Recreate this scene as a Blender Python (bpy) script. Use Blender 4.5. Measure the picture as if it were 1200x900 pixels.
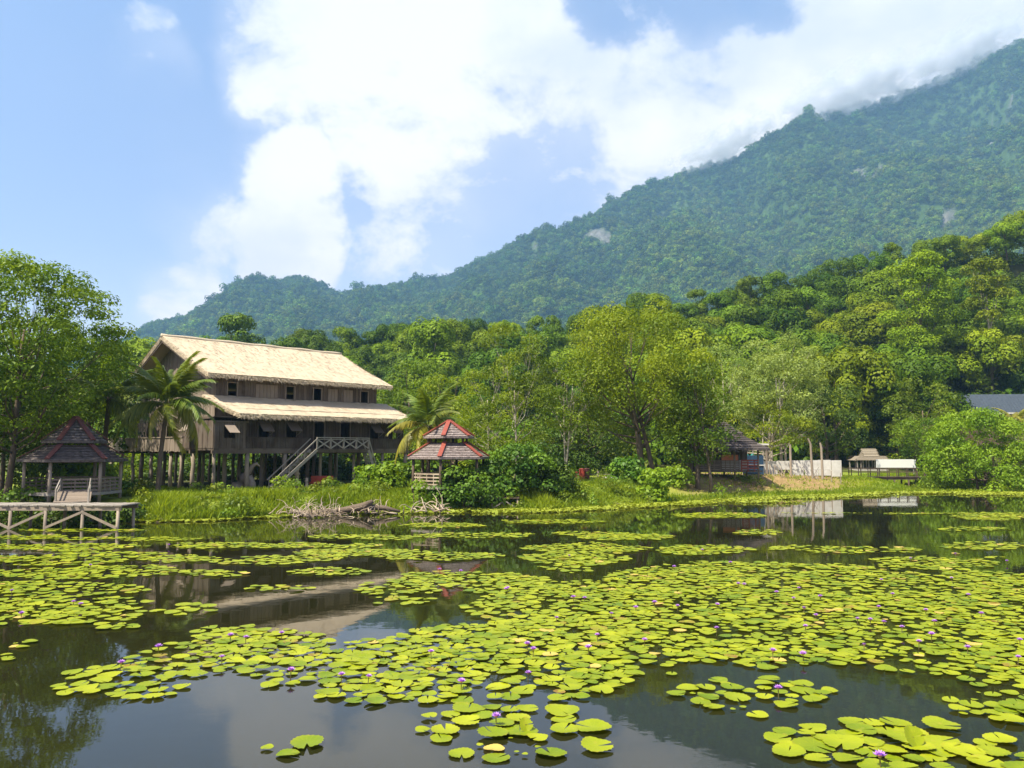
import bpy, math, random
import numpy as np
from mathutils import Vector, Matrix

sc = bpy.context.scene
for o in list(bpy.data.objects):
    bpy.data.objects.remove(o, do_unlink=True)
COL = sc.collection

# ---------------------------------------------------------------- camera, sky, sun, exposure
F, HOR, CAMH = 942.0, 528.0, 4.0            # focal length and horizon in 1200x900 photo pixels, eye height in metres
PITCH = math.atan((HOR - 450) / F)
CP, SP = math.cos(PITCH), math.sin(PITCH)
cd = bpy.data.cameras.new("camera")
cam = bpy.data.objects.new("camera", cd)
COL.objects.link(cam)
cam.location = (0, 0, CAMH)
cam.rotation_euler = (math.pi / 2 + PITCH, 0, 0)
cd.sensor_fit = 'HORIZONTAL'
cd.sensor_width = 36
cd.lens = 36 * F / 1200
cd.clip_start = 0.1
cd.clip_end = 8000
sc.camera = cam


def ray(px, py):
    a, b = (px - 600) / F, (450 - py) / F
    return np.array((a, CP - SP * b, SP + CP * b))


def at(px, py, Y):
    r = ray(px, py)
    k = Y / r[1]
    return Vector((r[0] * k, Y, CAMH + r[2] * k))


def on(px, py, z=0.0):
    r = ray(px, py)
    k = (z - CAMH) / r[2]
    return Vector((r[0] * k, r[1] * k, z))


def project(x, y, z):
    d = y * CP + (z - CAMH) * SP
    up = -y * SP + (z - CAMH) * CP
    return 600 + F * x / d, 450 - F * up / d


SUN_EL = math.radians(58)
SUN_AZ = (-0.76, -0.65)
tosun = Vector((SUN_AZ[0] * math.cos(SUN_EL), SUN_AZ[1] * math.cos(SUN_EL), math.sin(SUN_EL))).normalized()
sl = bpy.data.lights.new("sun", 'SUN')
sl.energy = 5.0
sl.angle = math.radians(0.5)
sl.color = (1.0, 0.94, 0.77)
so = bpy.data.objects.new("sun", sl)
COL.objects.link(so)
so.location = (-60, -60, 120)
so.rotation_euler = tosun.to_track_quat('Z', 'Y').to_euler()

world = bpy.data.worlds.new("World")
sc.world = world
world.use_nodes = True


class NT:
    """small helper to write node trees"""
    def __init__(s, tree):
        s.t = tree
        tree.nodes.clear()

    def n(s, typ, **kw):
        nd = s.t.nodes.new(typ)
        ins = kw.pop('ins', {})
        for k, v in kw.items():
            setattr(nd, k, v)
        for k, v in ins.items():
            if isinstance(v, bpy.types.NodeSocket):
                s.t.links.new(v, nd.inputs[k])
            else:
                nd.inputs[k].default_value = v
        return nd

    def math(s, op, a, b=None, c=None, clamp=False):
        ins = {0: a}
        if b is not None:
            ins[1] = b
        if c is not None:
            ins[2] = c
        return s.n('ShaderNodeMath', operation=op, use_clamp=clamp, ins=ins).outputs[0]

    def rng(s, v, a, b, c=0.0, d=1.0, smooth=False):
        return s.n('ShaderNodeMapRange', clamp=True, interpolation_type='SMOOTHSTEP' if smooth else 'LINEAR',
                   ins={'Value': v, 'From Min': a, 'From Max': b, 'To Min': c, 'To Max': d}).outputs[0]

    def noise(s, vec, scale, detail=3.0, rough=0.5, dist=0.0):
        return s.n('ShaderNodeTexNoise', ins={'Vector': vec, 'Scale': scale, 'Detail': detail, 'Roughness': rough, 'Distortion': dist}).outputs[0]

    def mix(s, f, a, b, blend='MIX'):
        nd = s.n('ShaderNodeMix', data_type='RGBA', blend_type=blend)
        for i, v in ((0, f), (6, a), (7, b)):
            if isinstance(v, bpy.types.NodeSocket):
                s.t.links.new(v, nd.inputs[i])
            else:
                if i and len(v) == 3:
                    v = (*v, 1)
                nd.inputs[i].default_value = v
        return nd.outputs[2]

    def scalevec(s, vec, sc_):
        return s.n('ShaderNodeMapping', ins={'Vector': vec, 'Scale': sc_}).outputs[0]


def make_sky():
    w = NT(world.node_tree)
    sky = w.n('ShaderNodeTexSky', sky_type='NISHITA', sun_disc=False)
    sky.sun_elevation = SUN_EL
    sky.sun_rotation = math.atan2(SUN_AZ[0], SUN_AZ[1])
    sky.air_density = 1.1
    sky.dust_density = 1.2
    d0 = w.n('ShaderNodeTexCoord').outputs['Generated']
    wn = w.n('ShaderNodeTexNoise', ins={'Vector': d0, 'Scale': 6.0, 'Detail': 5.0, 'Roughness': .6}).outputs[1]
    wv = w.n('ShaderNodeVectorMath', operation='SUBTRACT', ins={0: wn, 1: (.5, .5, .5)}).outputs[0]
    wv = w.n('ShaderNodeVectorMath', operation='SCALE', ins={0: wv, 'Scale': .13}).outputs[0]
    d = w.n('ShaderNodeVectorMath', operation='NORMALIZE', ins={0: w.n('ShaderNodeVectorMath', operation='ADD', ins={0: d0, 1: wv}).outputs[0]}).outputs[0]
    # banks of cloud, each at a direction of its own on the sky dome
    banks = [(400, 40, 8.0, 1.0), (330, 90, 4.5, .9), (500, 70, 11, 1.1), (620, 90, 11, 1.1), (740, 110, 10, 1.0), (860, 110, 10, 1.05), (980, 70, 10, 1.1),
             (1100, 20, 11, 1.15), (900, 170, 8, .9), (560, 170, 8, .8), (470, 150, 6, .7), (345, 190, 4.4, 1.05), (340, 275, 5.0, 1.1), (255, 270, 4.0, .8), (188, 240, 2.0, .7),
             (225, 350, 4.2, .95), (170, 70, 3.2, .6), (740, 200, 6, .75), (500, 260, 6, .5), (430, 310, 6, .35), (820, 150, 9, .9), (690, 250, 5, .55), (1000, -60, 14, 1.0), (500, -80, 14, 1.0)]
    tot = None
    for px, py, deg, wt in banks:
        r = ray(px, py)
        r = r / np.linalg.norm(r)
        dp = w.n('ShaderNodeVectorMath', operation='DOT_PRODUCT', ins={0: d, 1: tuple(r)}).outputs['Value']
        m = w.rng(dp, math.cos(math.radians(deg * 1.12)), math.cos(math.radians(deg * .25)), 0, wt, smooth=True)
        tot = m if tot is None else w.math('MAXIMUM', tot, m)
    for px, py, deg, left in ((725, 2, 3.4, .25), (820, -8, 3.6, .2), (895, 4, 2.6, .3), (625, 232, 5.0, .5), (215, 160, 4.5, .15), (60, 200, 9, .2)):     # thinner places
        r = ray(px, py)
        r = r / np.linalg.norm(r)
        dp = w.n('ShaderNodeVectorMath', operation='DOT_PRODUCT', ins={0: d, 1: tuple(r)}).outputs['Value']
        tot = w.math('MULTIPLY', tot, w.rng(dp, math.cos(math.radians(deg * 1.2)), math.cos(math.radians(deg * .2)), 1, left, smooth=True))
    sq = w.scalevec(d0, (1, 1, 1.6))
    n1 = w.noise(sq, 6.0, 10.0, .60, .35)
    n2 = w.noise(sq, 2.2, 4.0, .5)
    n3 = w.noise(sq, 22.0, 8.0, .65)
    gen = w.rng(n2, .50, .72, 0, .8)                                  # scattered cloud over the rest of the dome
    sep = w.n('ShaderNodeSeparateXYZ', ins={0: d})
    back = w.rng(sep.outputs[1], .55, .2, 0, 1)
    tot = w.math('MAXIMUM', tot, w.math('MULTIPLY', gen, back))
    dens = w.math('ADD', tot, w.math('MULTIPLY', w.math('SUBTRACT', n1, .5), 2.3))
    dens = w.math('ADD', dens, w.math('MULTIPLY', w.math('SUBTRACT', n3, .5), .75))
    fac = w.rng(dens, .28, 1.0, 0, .97, smooth=True)
    veil = w.rng(w.math('ADD', tot, w.math('MULTIPLY', w.math('SUBTRACT', n2, .5), 1.2)), -.1, 1.1, 0.04, .42, smooth=True)
    fac = w.math('MAXIMUM', fac, veil)
    low = w.rng(sep.outputs[2], 0.0, .28, .22, 0.0, smooth=True)     # pale air near the horizon
    fac = w.math('MAXIMUM', fac, low)
    shade = w.rng(w.noise(sq, 3.6, 5.0, .55), .36, .60, 0, 1, smooth=True)
    ccol = w.mix(shade, (.86, .84, .86), (1.16, 1.07, 1.02))
    b1 = w.n('ShaderNodeBackground', ins={0: w.mix(1.0, sky.outputs[0], (1.09, .95, 1.0), 'MULTIPLY'), 1: 0.108})
    b2 = w.n('ShaderNodeBackground', ins={0: ccol, 1: 0.62})
    mx = w.n('ShaderNodeMixShader', ins={0: fac, 1: b1.outputs[0], 2: b2.outputs[0]})
    w.n('ShaderNodeOutputWorld', ins={0: mx.outputs[0]})


make_sky()
vs = sc.view_settings
vs.view_transform = 'Standard'
vs.look = 'None'
vs.exposure = 0.95
vs.gamma = 1
vs.use_curve_mapping = False
cy = sc.cycles
cy.max_bounces = 5
cy.diffuse_bounces = 2
cy.glossy_bounces = 3
cy.transmission_bounces = 3
cy.volume_bounces = 2
cy.transparent_max_bounces = 6
cy.use_denoising = True
cy.sample_clamp_indirect = 6
cy.caustics_reflective = False
cy.caustics_refractive = False

# ---------------------------------------------------------------- helpers
RNG = np.random.default_rng(7)
random.seed(7)


def tag(o, label=None, cat=None, group=None, kind=None):
    for k, v in (('label', label), ('category', cat), ('group', group), ('kind', kind)):
        if v:
            o[k] = v
    return o


def empty(name, loc, rz=0.0):
    o = bpy.data.objects.new(name, None)
    COL.objects.link(o)
    o.location = loc
    o.rotation_euler = (0, 0, rz)
    o.empty_display_size = .3
    return o


def link(name, me, parent=None):
    o = bpy.data.objects.new(name, me)
    COL.objects.link(o)
    if parent:
        o.parent = parent
    return o


def dup(root, loc=None, rz=None, scale=None, label=None, group=None):
    def cp(o, par):
        c = o.copy()
        COL.objects.link(c)
        c.parent = par
        for ch in kids.get(o.name, []):
            cp(ch, c)
        return c
    kids = {}
    stack = [root]
    while stack:
        o = stack.pop()
        kids[o.name] = list(o.children)
        stack += kids[o.name]
    r = cp(root, None)
    if loc is not None:
        r.location = loc
    if rz is not None:
        r.rotation_euler[2] = rz
    if scale is not None:
        r.scale = scale
    if label:
        r['label'] = label
    if group:
        r['group'] = group
    return r


def vn2(x, y, seed=0):
    """value noise, numpy"""
    x = np.asarray(x, float)
    y = np.asarray(y, float)
    xi, yi = np.floor(x), np.floor(y)
    fx, fy = x - xi, y - yi
    fx, fy = fx * fx * (3 - 2 * fx), fy * fy * (3 - 2 * fy)

    def h(a, b):
        v = np.sin(a * 127.1 + b * 311.7 + seed * 74.7) * 43758.5453
        return v - np.floor(v)
    return (h(xi, yi) * (1 - fx) + h(xi + 1, yi) * fx) * (1 - fy) + (h(xi, yi + 1) * (1 - fx) + h(xi + 1, yi + 1) * fx) * fy


def fbm(x, y, seed=0, o=4):
    t, a, s = 0, .5, 0
    for i in range(o):
        t = t + a * vn2(x * 2 ** i, y * 2 ** i, seed + i * 3)
        s += a
        a *= .5
    return t / s


def sstep(t):
    t = np.clip(t, 0, 1)
    return t * t * (3 - 2 * t)


def np_mesh(name, verts, faces_list, mats=(), tint=None, smooth=False, padco=None):
    """faces_list: arrays (n,3) / (n,4) of vertex indices"""
    me = bpy.data.meshes.new(name)
    verts = np.asarray(verts, dtype=np.float32)
    me.vertices.add(len(verts))
    me.vertices.foreach_set('co', verts.ravel())
    loops = np.concatenate([f.ravel() for f in faces_list]).astype(np.int32)
    sizes = np.concatenate([np.full(len(f), f.shape[1]) for f in faces_list]).astype(np.int32)
    starts = np.concatenate([[0], np.cumsum(sizes)[:-1]]).astype(np.int32)
    me.loops.add(len(loops))
    me.loops.foreach_set('vertex_index', loops)
    me.polygons.add(len(sizes))
    me.polygons.foreach_set('loop_start', starts)
    me.polygons.foreach_set('loop_total', sizes)
    if smooth:
        me.polygons.foreach_set('use_smooth', np.ones(len(sizes), dtype=bool))
    me.update(calc_edges=True)
    if tint is not None:
        at_ = me.attributes.new('tint', 'FLOAT', 'FACE')
        at_.data.foreach_set('value', np.asarray(tint, dtype=np.float32))
    if padco is not None:
        at_ = me.attributes.new('padco', 'FLOAT_VECTOR', 'POINT')
        at_.data.foreach_set('vector', np.asarray(padco, dtype=np.float32).ravel())
    for m in mats:
        me.materials.append(m)
    return me


class MB:
    """collects simple shapes and links them as ONE mesh object"""
    def __init__(s, off=(0, 0, 0)):
        s.v, s.f, s.t = [], [], []
        s.off = Vector(off)

    def add(s, vs_, fs, tint=None):
        b = len(s.v)
        s.v += [Vector(p) - s.off for p in vs_]
        t = random.random() if tint is None else tint
        for f in fs:
            s.f.append([b + i for i in f])
            s.t.append(t)
        return s

    def box(s, x0, x1, y0, y1, z0, z1, tint=None):
        return s.add([(x0, y0, z0), (x1, y0, z0), (x1, y1, z0), (x0, y1, z0), (x0, y0, z1), (x1, y0, z1), (x1, y1, z1), (x0, y1, z1)],
                     [(0, 3, 2, 1), (4, 5, 6, 7), (0, 1, 5, 4), (1, 2, 6, 5), (2, 3, 7, 6), (3, 0, 4, 7)], tint)

    def beam(s, p0, p1, w=.1, h=None, tint=None, up=(0, 0, 1)):
        p0, p1 = Vector(p0), Vector(p1)
        h = w if h is None else h
        d = (p1 - p0).normalized()
        u = Vector(up)
        if abs(d.dot(u)) > .98:
            u = Vector((1, 0, 0))
        a = d.cross(u).normalized() * w / 2
        b = a.cross(d).normalized() * h / 2
        q = [p0 - a - b, p0 + a - b, p0 + a + b, p0 - a + b, p1 - a - b, p1 + a - b, p1 + a + b, p1 - a + b]
        return s.add(q, [(0, 3, 2, 1), (4, 5, 6, 7), (0, 1, 5, 4), (1, 2, 6, 5), (2, 3, 7, 6), (3, 0, 4, 7)], tint)

    def tube(s, pts, rad, n=8, tint=None, cap=True):
        pts = [Vector(p) for p in pts]
        if not isinstance(rad, (list, tuple)):
            rad = [rad] * len(pts)
        vs_, fs = [], []
        ref = Vector((.31, .17, .93)).normalized()
        for i, p in enumerate(pts):
            d = (pts[min(i + 1, len(pts) - 1)] - pts[max(i - 1, 0)])
            if d.length < 1e-9:
                d = Vector((0, 0, 1))
            d.normalize()
            if abs(d.dot(ref)) > .97:
                rr = Vector((1, 0, 0))
            else:
                rr = ref
            a = d.cross(rr).normalized()
            b = d.cross(a).normalized()
            for k in range(n):
                t = 2 * math.pi * k / n
                vs_.append(p + (a * math.cos(t) + b * math.sin(t)) * rad[i])
        for i in range(len(pts) - 1):
            for k in range(n):
                k2 = (k + 1) % n
                fs.append((i * n + k, i * n + k2, (i + 1) * n + k2, (i + 1) * n + k))
        if cap:
            fs.append(tuple(range(n))[::-1])
            fs.append(tuple((len(pts) - 1) * n + k for k in range(n)))
        return s.add(vs_, fs, tint)

    def build(s, name, m, parent=None, smooth=False):
        me = bpy.data.meshes.new(name)
        me.from_pydata(s.v, [], s.f)
        a = me.attributes.new('tint', 'FLOAT', 'FACE')
        a.data.foreach_set('value', np.asarray(s.t, dtype=np.float32))
        me.materials.append(m)
        if smooth:
            me.polygons.foreach_set('use_smooth', np.ones(len(me.polygons), dtype=bool))
        return link(name, me, parent)


# ---------------------------------------------------------------- materials
def new_mat(name):
    m = bpy.data.materials.new(name)
    m.use_nodes = True
    return m, NT(m.node_tree)


def leaf_mat(name, dark, light, trans=.30, rough=.5, hue=.03, val=.35, spec=.25):
    m, t = new_mat(name)
    tint = t.n('ShaderNodeAttribute', attribute_name='tint').outputs['Fac']
    oi = t.n('ShaderNodeObjectInfo').outputs['Random']
    c = t.mix(tint, dark, light)
    hs = t.n('ShaderNodeHueSaturation', ins={'Hue': t.rng(oi, 0, 1, .5 - hue, .5 + hue * .6), 'Saturation': 1.0,
                                             'Value': t.rng(t.math('FRACT', t.math('MULTIPLY', oi, 7.31)), 0, 1, 1 - val, 1 + val), 'Color': c}).outputs[0]
    p = t.n('ShaderNodeBsdfPrincipled', ins={'Base Color': hs, 'Roughness': rough, 'Specular IOR Level': spec})
    tr = t.n('ShaderNodeBsdfTranslucent', ins={'Color': t.mix(1.0, hs, (1.4, 1.3, .4), 'MULTIPLY')})
    mx = t.n('ShaderNodeMixShader', ins={0: trans, 1: p.outputs[0], 2: tr.outputs[0]})
    t.n('ShaderNodeOutputMaterial', ins={0: mx.outputs[0]})
    return m


def wood_mat(name, c0, c1, grain=(9, 9, .7), rough=.85, bump=.3, stain=None):
    """boards: a tint per board, streaks along the grain, grey weathering"""
    m, t = new_mat(name)
    tint = t.n('ShaderNodeAttribute', attribute_name='tint').outputs['Fac']
    co = t.n('ShaderNodeTexCoord').outputs['Object']
    g = t.noise(t.scalevec(co, grain), 2.0, 5.0, .65, .3)
    w = t.noise(co, .8, 4.0, .6)
    f = t.math('ADD', t.math('MULTIPLY', tint, .55), t.math('MULTIPLY', t.rng(g, .3, .7), .45))
    c = t.mix(f, c0, c1)
    if stain:
        c = t.mix(t.rng(w, .48, .68), c, stain)
    p = t.n('ShaderNodeBsdfPrincipled', ins={'Base Color': c, 'Roughness': rough, 'Specular IOR Level': .2})
    b = t.n('ShaderNodeBump', ins={'Strength': bump, 'Distance': .03, 'Height': g})
    t.t.links.new(b.outputs[0], p.inputs['Normal'])
    t.n('ShaderNodeOutputMaterial', ins={0: p.outputs[0]})
    return m


def plain_mat(name, c0, c1, scale=3.0, rough=.6, bump=.1, metallic=0.0, spec=.3, tintw=.4):
    m, t = new_mat(name)
    co = t.n('ShaderNodeTexCoord').outputs['Object']
    tint = t.n('ShaderNodeAttribute', attribute_name='tint').outputs['Fac']
    n = t.noise(co, scale, 5.0, .6)
    f = t.math('ADD', t.math('MULTIPLY', tint, tintw), t.math('MULTIPLY', t.rng(n, .32, .68), 1 - tintw))
    p = t.n('ShaderNodeBsdfPrincipled', ins={'Base Color': t.mix(f, c0, c1), 'Roughness': rough, 'Metallic': metallic, 'Specular IOR Level': spec})
    b = t.n('ShaderNodeBump', ins={'Strength': bump, 'Distance': .05, 'Height': n})
    t.t.links.new(b.outputs[0], p.inputs['Normal'])
    t.n('ShaderNodeOutputMaterial', ins={0: p.outputs[0]})
    return m


M = {}
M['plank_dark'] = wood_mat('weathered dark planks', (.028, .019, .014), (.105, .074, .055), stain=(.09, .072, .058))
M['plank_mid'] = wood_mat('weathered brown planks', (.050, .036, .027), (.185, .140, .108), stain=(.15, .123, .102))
M['plank_grey'] = wood_mat('silvery planks', (.13, .098, .072), (.31, .25, .20), stain=(.22, .175, .14))
M['post'] = wood_mat('weathered posts', (.16, .125, .095), (.38, .31, .24), grain=(7, 7, .5), stain=(.22, .18, .15))
M['deck'] = wood_mat('old deck boards', (.17, .145, .12), (.38, .34, .29), grain=(3, 12, 12), stain=(.30, .27, .23))
M['rail'] = wood_mat('grey rails', (.18, .155, .13), (.36, .325, .28), grain=(4, 4, 4))
M['drift'] = wood_mat('bleached driftwood', (.30, .23, .17), (.60, .49, .37), grain=(6, 6, 6), stain=(.22, .16, .11))
M['bark'] = wood_mat('brown bark', (.07, .05, .035), (.19, .145, .105), grain=(5, 5, 1.2), bump=.6)
M['bark_pale'] = wood_mat('pale bark', (.26, .225, .17), (.48, .42, .33), grain=(4, 4, 2), bump=.4)
M['dark_wood'] = wood_mat('dark posts', (.05, .035, .025), (.13, .095, .07))
M['shingle'] = plain_mat('mossy shingles', (.05, .040, .037), (.21, .175, .16), 5.0, .85, .6)
M['shingle_light'] = plain_mat('bleached shingles', (.10, .070, .064), (.40, .335, .31), 9.0, .8, .6, tintw=.35)
M['red_cap'] = plain_mat('rusty red ridge cap', (.17, .038, .026), (.31, .075, .048), 4.0, .55, .1)
M['red_dark'] = plain_mat('faded red ridge cap', (.085, .03, .028), (.17, .062, .052), 4.0, .7, .2)
M['red_paint'] = plain_mat('red paint', (.36, .05, .03), (.48, .085, .05), 3.0, .45, .05)
M['orange'] = plain_mat('orange panel', (.55, .17, .07), (.70, .25, .11), 3.0, .5, .05)
M['white'] = plain_mat('stained white board', (.42, .39, .34), (.68, .66, .62), 1.3, .6, .03)
M['white_cloth'] = plain_mat('white banner', (.76, .76, .74), (.82, .82, .81), 1.0, .7, .05)
M['blue'] = plain_mat('blue sheet', (.018, .045, .085), (.035, .075, .13), 3.0, .5, .05)
M['teal'] = plain_mat('teal tarp', (.02, .22, .20), (.08, .38, .33), 3.0, .5, .3)
M['slate'] = plain_mat('blue grey roof', (.032, .042, .055), (.058, .072, .09), 2.0, .55, .1)
M['brick'] = plain_mat('reddish wall', (.09, .055, .04), (.15, .095, .07), 3.0, .8, .1)
M['rock'] = plain_mat('pale rock', (.30, .28, .25), (.55, .53, .50), 2.5, .85, .5)
M['concrete'] = plain_mat('old concrete', (.30, .27, .23), (.48, .44, .38), 2.5, .85, .2)

M['hill'] = leaf_mat('hill foliage', (.035, .075, .004), (.125, .190, .008), .22, hue=.035, val=.42, spec=.1)
M['lime'] = leaf_mat('lime foliage', (.120, .185, .005), (.275, .330, .012), .40, hue=.01, val=.1)
M['mid'] = leaf_mat('mid green foliage', (.060, .125, .006), (.190, .270, .013), .38, hue=.015, val=.12)
M['pale'] = leaf_mat('pale feathery foliage', (.145, .215, .040), (.30, .385, .09), .34, hue=.01, val=.1)
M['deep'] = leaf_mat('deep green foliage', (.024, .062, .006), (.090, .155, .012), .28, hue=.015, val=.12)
M['bush'] = leaf_mat('glossy bush leaves', (.045, .115, .012), (.145, .255, .015), .30, rough=.5, hue=.01, val=.1, spec=.25)
M['limebush'] = leaf_mat('bright bush leaves', (.105, .20, .008), (.25, .36, .018), .36, hue=.01, val=.08)
M['palm'] = leaf_mat('palm leaflets', (.06, .12, .010), (.21, .26, .03), .34, rough=.42, hue=.02, val=.2, spec=.4)
M['palm_yellow'] = leaf_mat('yellowing palm leaflets', (.15, .19, .02), (.42, .38, .05), .34, rough=.4, hue=.02, val=.12, spec=.4)
M['grass'] = leaf_mat('bank grass', (.085, .165, .006), (.34, .405, .022), .42, hue=0, val=0)
M['weed'] = leaf_mat('water weed', (.16, .21, .018), (.36, .40, .04), .2, hue=0, val=0)
M['forest'] = leaf_mat('mountain forest', (.020, .066, .007), (.185, .275, .018), .08, hue=.035, val=.5, spec=.08)


def pad_mat():
    m, t = new_mat('lily pad')
    tint = t.n('ShaderNodeAttribute', attribute_name='tint').outputs['Fac']
    oi = t.n('ShaderNodeObjectInfo').outputs['Random']
    co = t.n('ShaderNodeTexCoord').outputs['Object']
    ge = t.n('ShaderNodeNewGeometry').outputs['Position']
    n = t.noise(ge, 1.1, 3.0, .6)
    n2 = t.noise(ge, 9.0, 4.0, .6)
    pc = t.n('ShaderNodeSeparateXYZ', ins={0: t.n('ShaderNodeAttribute', attribute_name='padco').outputs['Vector']})
    ang = t.math('ARCTAN2', pc.outputs[1], pc.outputs[0])
    rad = t.math('SQRT', t.math('ADD', t.math('POWER', pc.outputs[0], 2.0), t.math('POWER', pc.outputs[1], 2.0)))
    vein = t.rng(t.math('ABSOLUTE', t.math('SINE', t.math('MULTIPLY', ang, 7.0))), .0, .22, 1.0, 0.0)
    vein = t.math('MULTIPLY', vein, t.rng(rad, .9, .2, .15, .6))
    rim = t.rng(rad, .86, 1.0, 0.0, .30)
    f = t.math('ADD', t.math('MULTIPLY', tint, .5), t.math('MULTIPLY', t.rng(n, .3, .7), .5))
    c = t.mix(f, (.095, .160, .003), (.335, .355, .008))
    c = t.mix(t.rng(tint, .05, .02, 0, .8), c, (.075, .135, .006))
    c = t.mix(t.math('MULTIPLY', t.rng(tint, .90, .94), t.rng(n2, .35, .6)), c, (.20, .11, .025))
    c = t.mix(t.math('MULTIPLY', t.rng(n2, .62, .74), .45), c, (.40, .30, .05))
    c = t.mix(vein, c, (.36, .40, .035))
    c = t.mix(t.math('MULTIPLY', rim, t.rng(n2, .4, .6)), c, (.30, .20, .03))
    c = t.mix(t.rng(tint, .965, .985), c, (.48, .36, .08))
    p = t.n('ShaderNodeBsdfPrincipled', ins={'Base Color': c, 'Roughness': .5, 'Specular IOR Level': .22})
    b = t.n('ShaderNodeBump', ins={'Strength': .35, 'Distance': .03, 'Height': n2})
    t.t.links.new(b.outputs[0], p.inputs['Normal'])
    tr = t.n('ShaderNodeBsdfTranslucent', ins={'Color': c})
    mx = t.n('ShaderNodeMixShader', ins={0: .12, 1: p.outputs[0], 2: tr.outputs[0]})
    t.n('ShaderNodeOutputMaterial', ins={0: mx.outputs[0]})
    return m


def thatch_mat():
    m, t = new_mat('palm leaf thatch')
    co = t.n('ShaderNodeTexCoord').outputs['Object']
    tint = t.n('ShaderNodeAttribute', attribute_name='tint').outputs['Fac']
    s = t.noise(t.scalevec(co, (22, 1.6, 5)), 1.0, 5.0, .7, .4)
    rows = t.n('ShaderNodeTexWave', wave_type='BANDS', bands_direction='Z', wave_profile='SAW',
               ins={'Vector': co, 'Scale': 1.15, 'Distortion': 3.0, 'Detail': 3.0, 'Detail Scale': 2.0}).outputs['Fac']
    w = t.noise(co, .55, 5.0, .65)
    f = t.math('ADD', t.math('MULTIPLY', t.rng(s, .28, .72), .5), t.math('MULTIPLY', tint, .5))
    c = t.mix(f, (.37, .29, .195), (.60, .505, .37))
    c = t.mix(t.math('MULTIPLY', t.rng(w, .5, .75), .45), c, (.44, .35, .245))
    p = t.n('ShaderNodeBsdfPrincipled', ins={'Base Color': c, 'Roughness': .8, 'Specular IOR Level': .2})
    h = t.math('ADD', t.math('MULTIPLY', s, .7), t.math('MULTIPLY', rows, .5))
    b = t.n('ShaderNodeBump', ins={'Strength': .55, 'Distance': .08, 'Height': h})
    t.t.links.new(b.outputs[0], p.inputs['Normal'])
    t.n('ShaderNodeOutputMaterial', ins={0: p.outputs[0]})
    return m


def water_mat():
    m, t = new_mat('pond water')
    co = t.n('ShaderNodeTexCoord').outputs['Object']
    n1 = t.noise(t.scalevec(co, (1, 1, 1)), 2.2, 3.0, .5, .2)
    n2 = t.noise(co, .35, 3.0, .5)
    p = t.n('ShaderNodeBsdfPrincipled', ins={'Base Color': t.mix(n2, (.010, .011, .004), (.018, .017, .006)), 'Roughness': .02, 'IOR': 1.44, 'Specular IOR Level': .5})
    h = t.math('ADD', t.math('MULTIPLY', n1, .5), t.math('MULTIPLY', n2, 1.2))
    b = t.n('ShaderNodeBump', ins={'Strength': .05, 'Distance': .05, 'Height': h})
    t.t.links.new(b.outputs[0], p.inputs['Normal'])
    t.n('ShaderNodeOutputMaterial', ins={0: p.outputs[0]})
    return m


def ground_mat():
    m, t = new_mat('grassy ground')
    soil = t.n('ShaderNodeAttribute', attribute_name='soil').outputs['Fac']
    wood = t.n('ShaderNodeAttribute', attribute_name='wood').outputs['Fac']
    co = t.n('ShaderNodeTexCoord').outputs['Object']
    n = t.noise(co, .35, 5.0, .6)
    n2 = t.noise(co, 3.0, 5.0, .65)
    g = t.mix(t.rng(n, .35, .68), (.10, .165, .018), (.24, .27, .035))
    g = t.mix(t.math('MULTIPLY', t.rng(n2, .5, .7), .5), g, (.20, .18, .05))
    so_ = t.mix(t.rng(n2, .35, .65), (.17, .105, .048), (.33, .225, .105))
    so_ = t.mix(t.rng(n, .50, .66, 0, .55), so_, (.22, .23, .035))
    c = t.mix(t.math('MULTIPLY', soil, t.rng(n2, .2, .5, .6, 1.0)), g, so_)
    zz = t.n('ShaderNodeSeparateXYZ', ins={0: t.n('ShaderNodeNewGeometry').outputs['Position']}).outputs[2]
    c = t.mix(t.rng(t.math('ADD', zz, t.math('MULTIPLY', n2, .25)), .42, .22), c, t.mix(n2, (.05, .038, .022), (.13, .10, .06)))
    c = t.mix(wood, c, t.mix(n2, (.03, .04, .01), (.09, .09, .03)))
    p = t.n('ShaderNodeBsdfPrincipled', ins={'Base Color': c, 'Roughness': .95, 'Specular IOR Level': .1})
    b = t.n('ShaderNodeBump', ins={'Strength': .6, 'Distance': .15, 'Height': n2})
    t.t.links.new(b.outputs[0], p.inputs['Normal'])
    t.n('ShaderNodeOutputMaterial', ins={0: p.outputs[0]})
    return m


def mountain_mat():
    m, t = new_mat('mountain side')
    rock = t.n('ShaderNodeAttribute', attribute_name='rock').outputs['Fac']
    co = t.n('ShaderNodeTexCoord').outputs['Object']
    n = t.noise(t.scalevec(co, (1, 1, .5)), .06, 6.0, .7)
    v = t.noise(co, .02, 4.0, .6)
    g = t.mix(v, (.03, .065, .015), (.075, .125, .025))
    r = t.mix(t.rng(n, .35, .65), (.07, .075, .065), (.21, .205, .19))
    c = t.mix(rock, g, r)
    p = t.n('ShaderNodeBsdfPrincipled', ins={'Base Color': c, 'Roughness': .95, 'Specular IOR Level': .1})
    b = t.n('ShaderNodeBump', ins={'Strength': 1.0, 'Distance': 6.0, 'Height': n})
    t.t.links.new(b.outputs[0], p.inputs['Normal'])
    t.n('ShaderNodeOutputMaterial', ins={0: p.outputs[0]})
    return m


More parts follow.
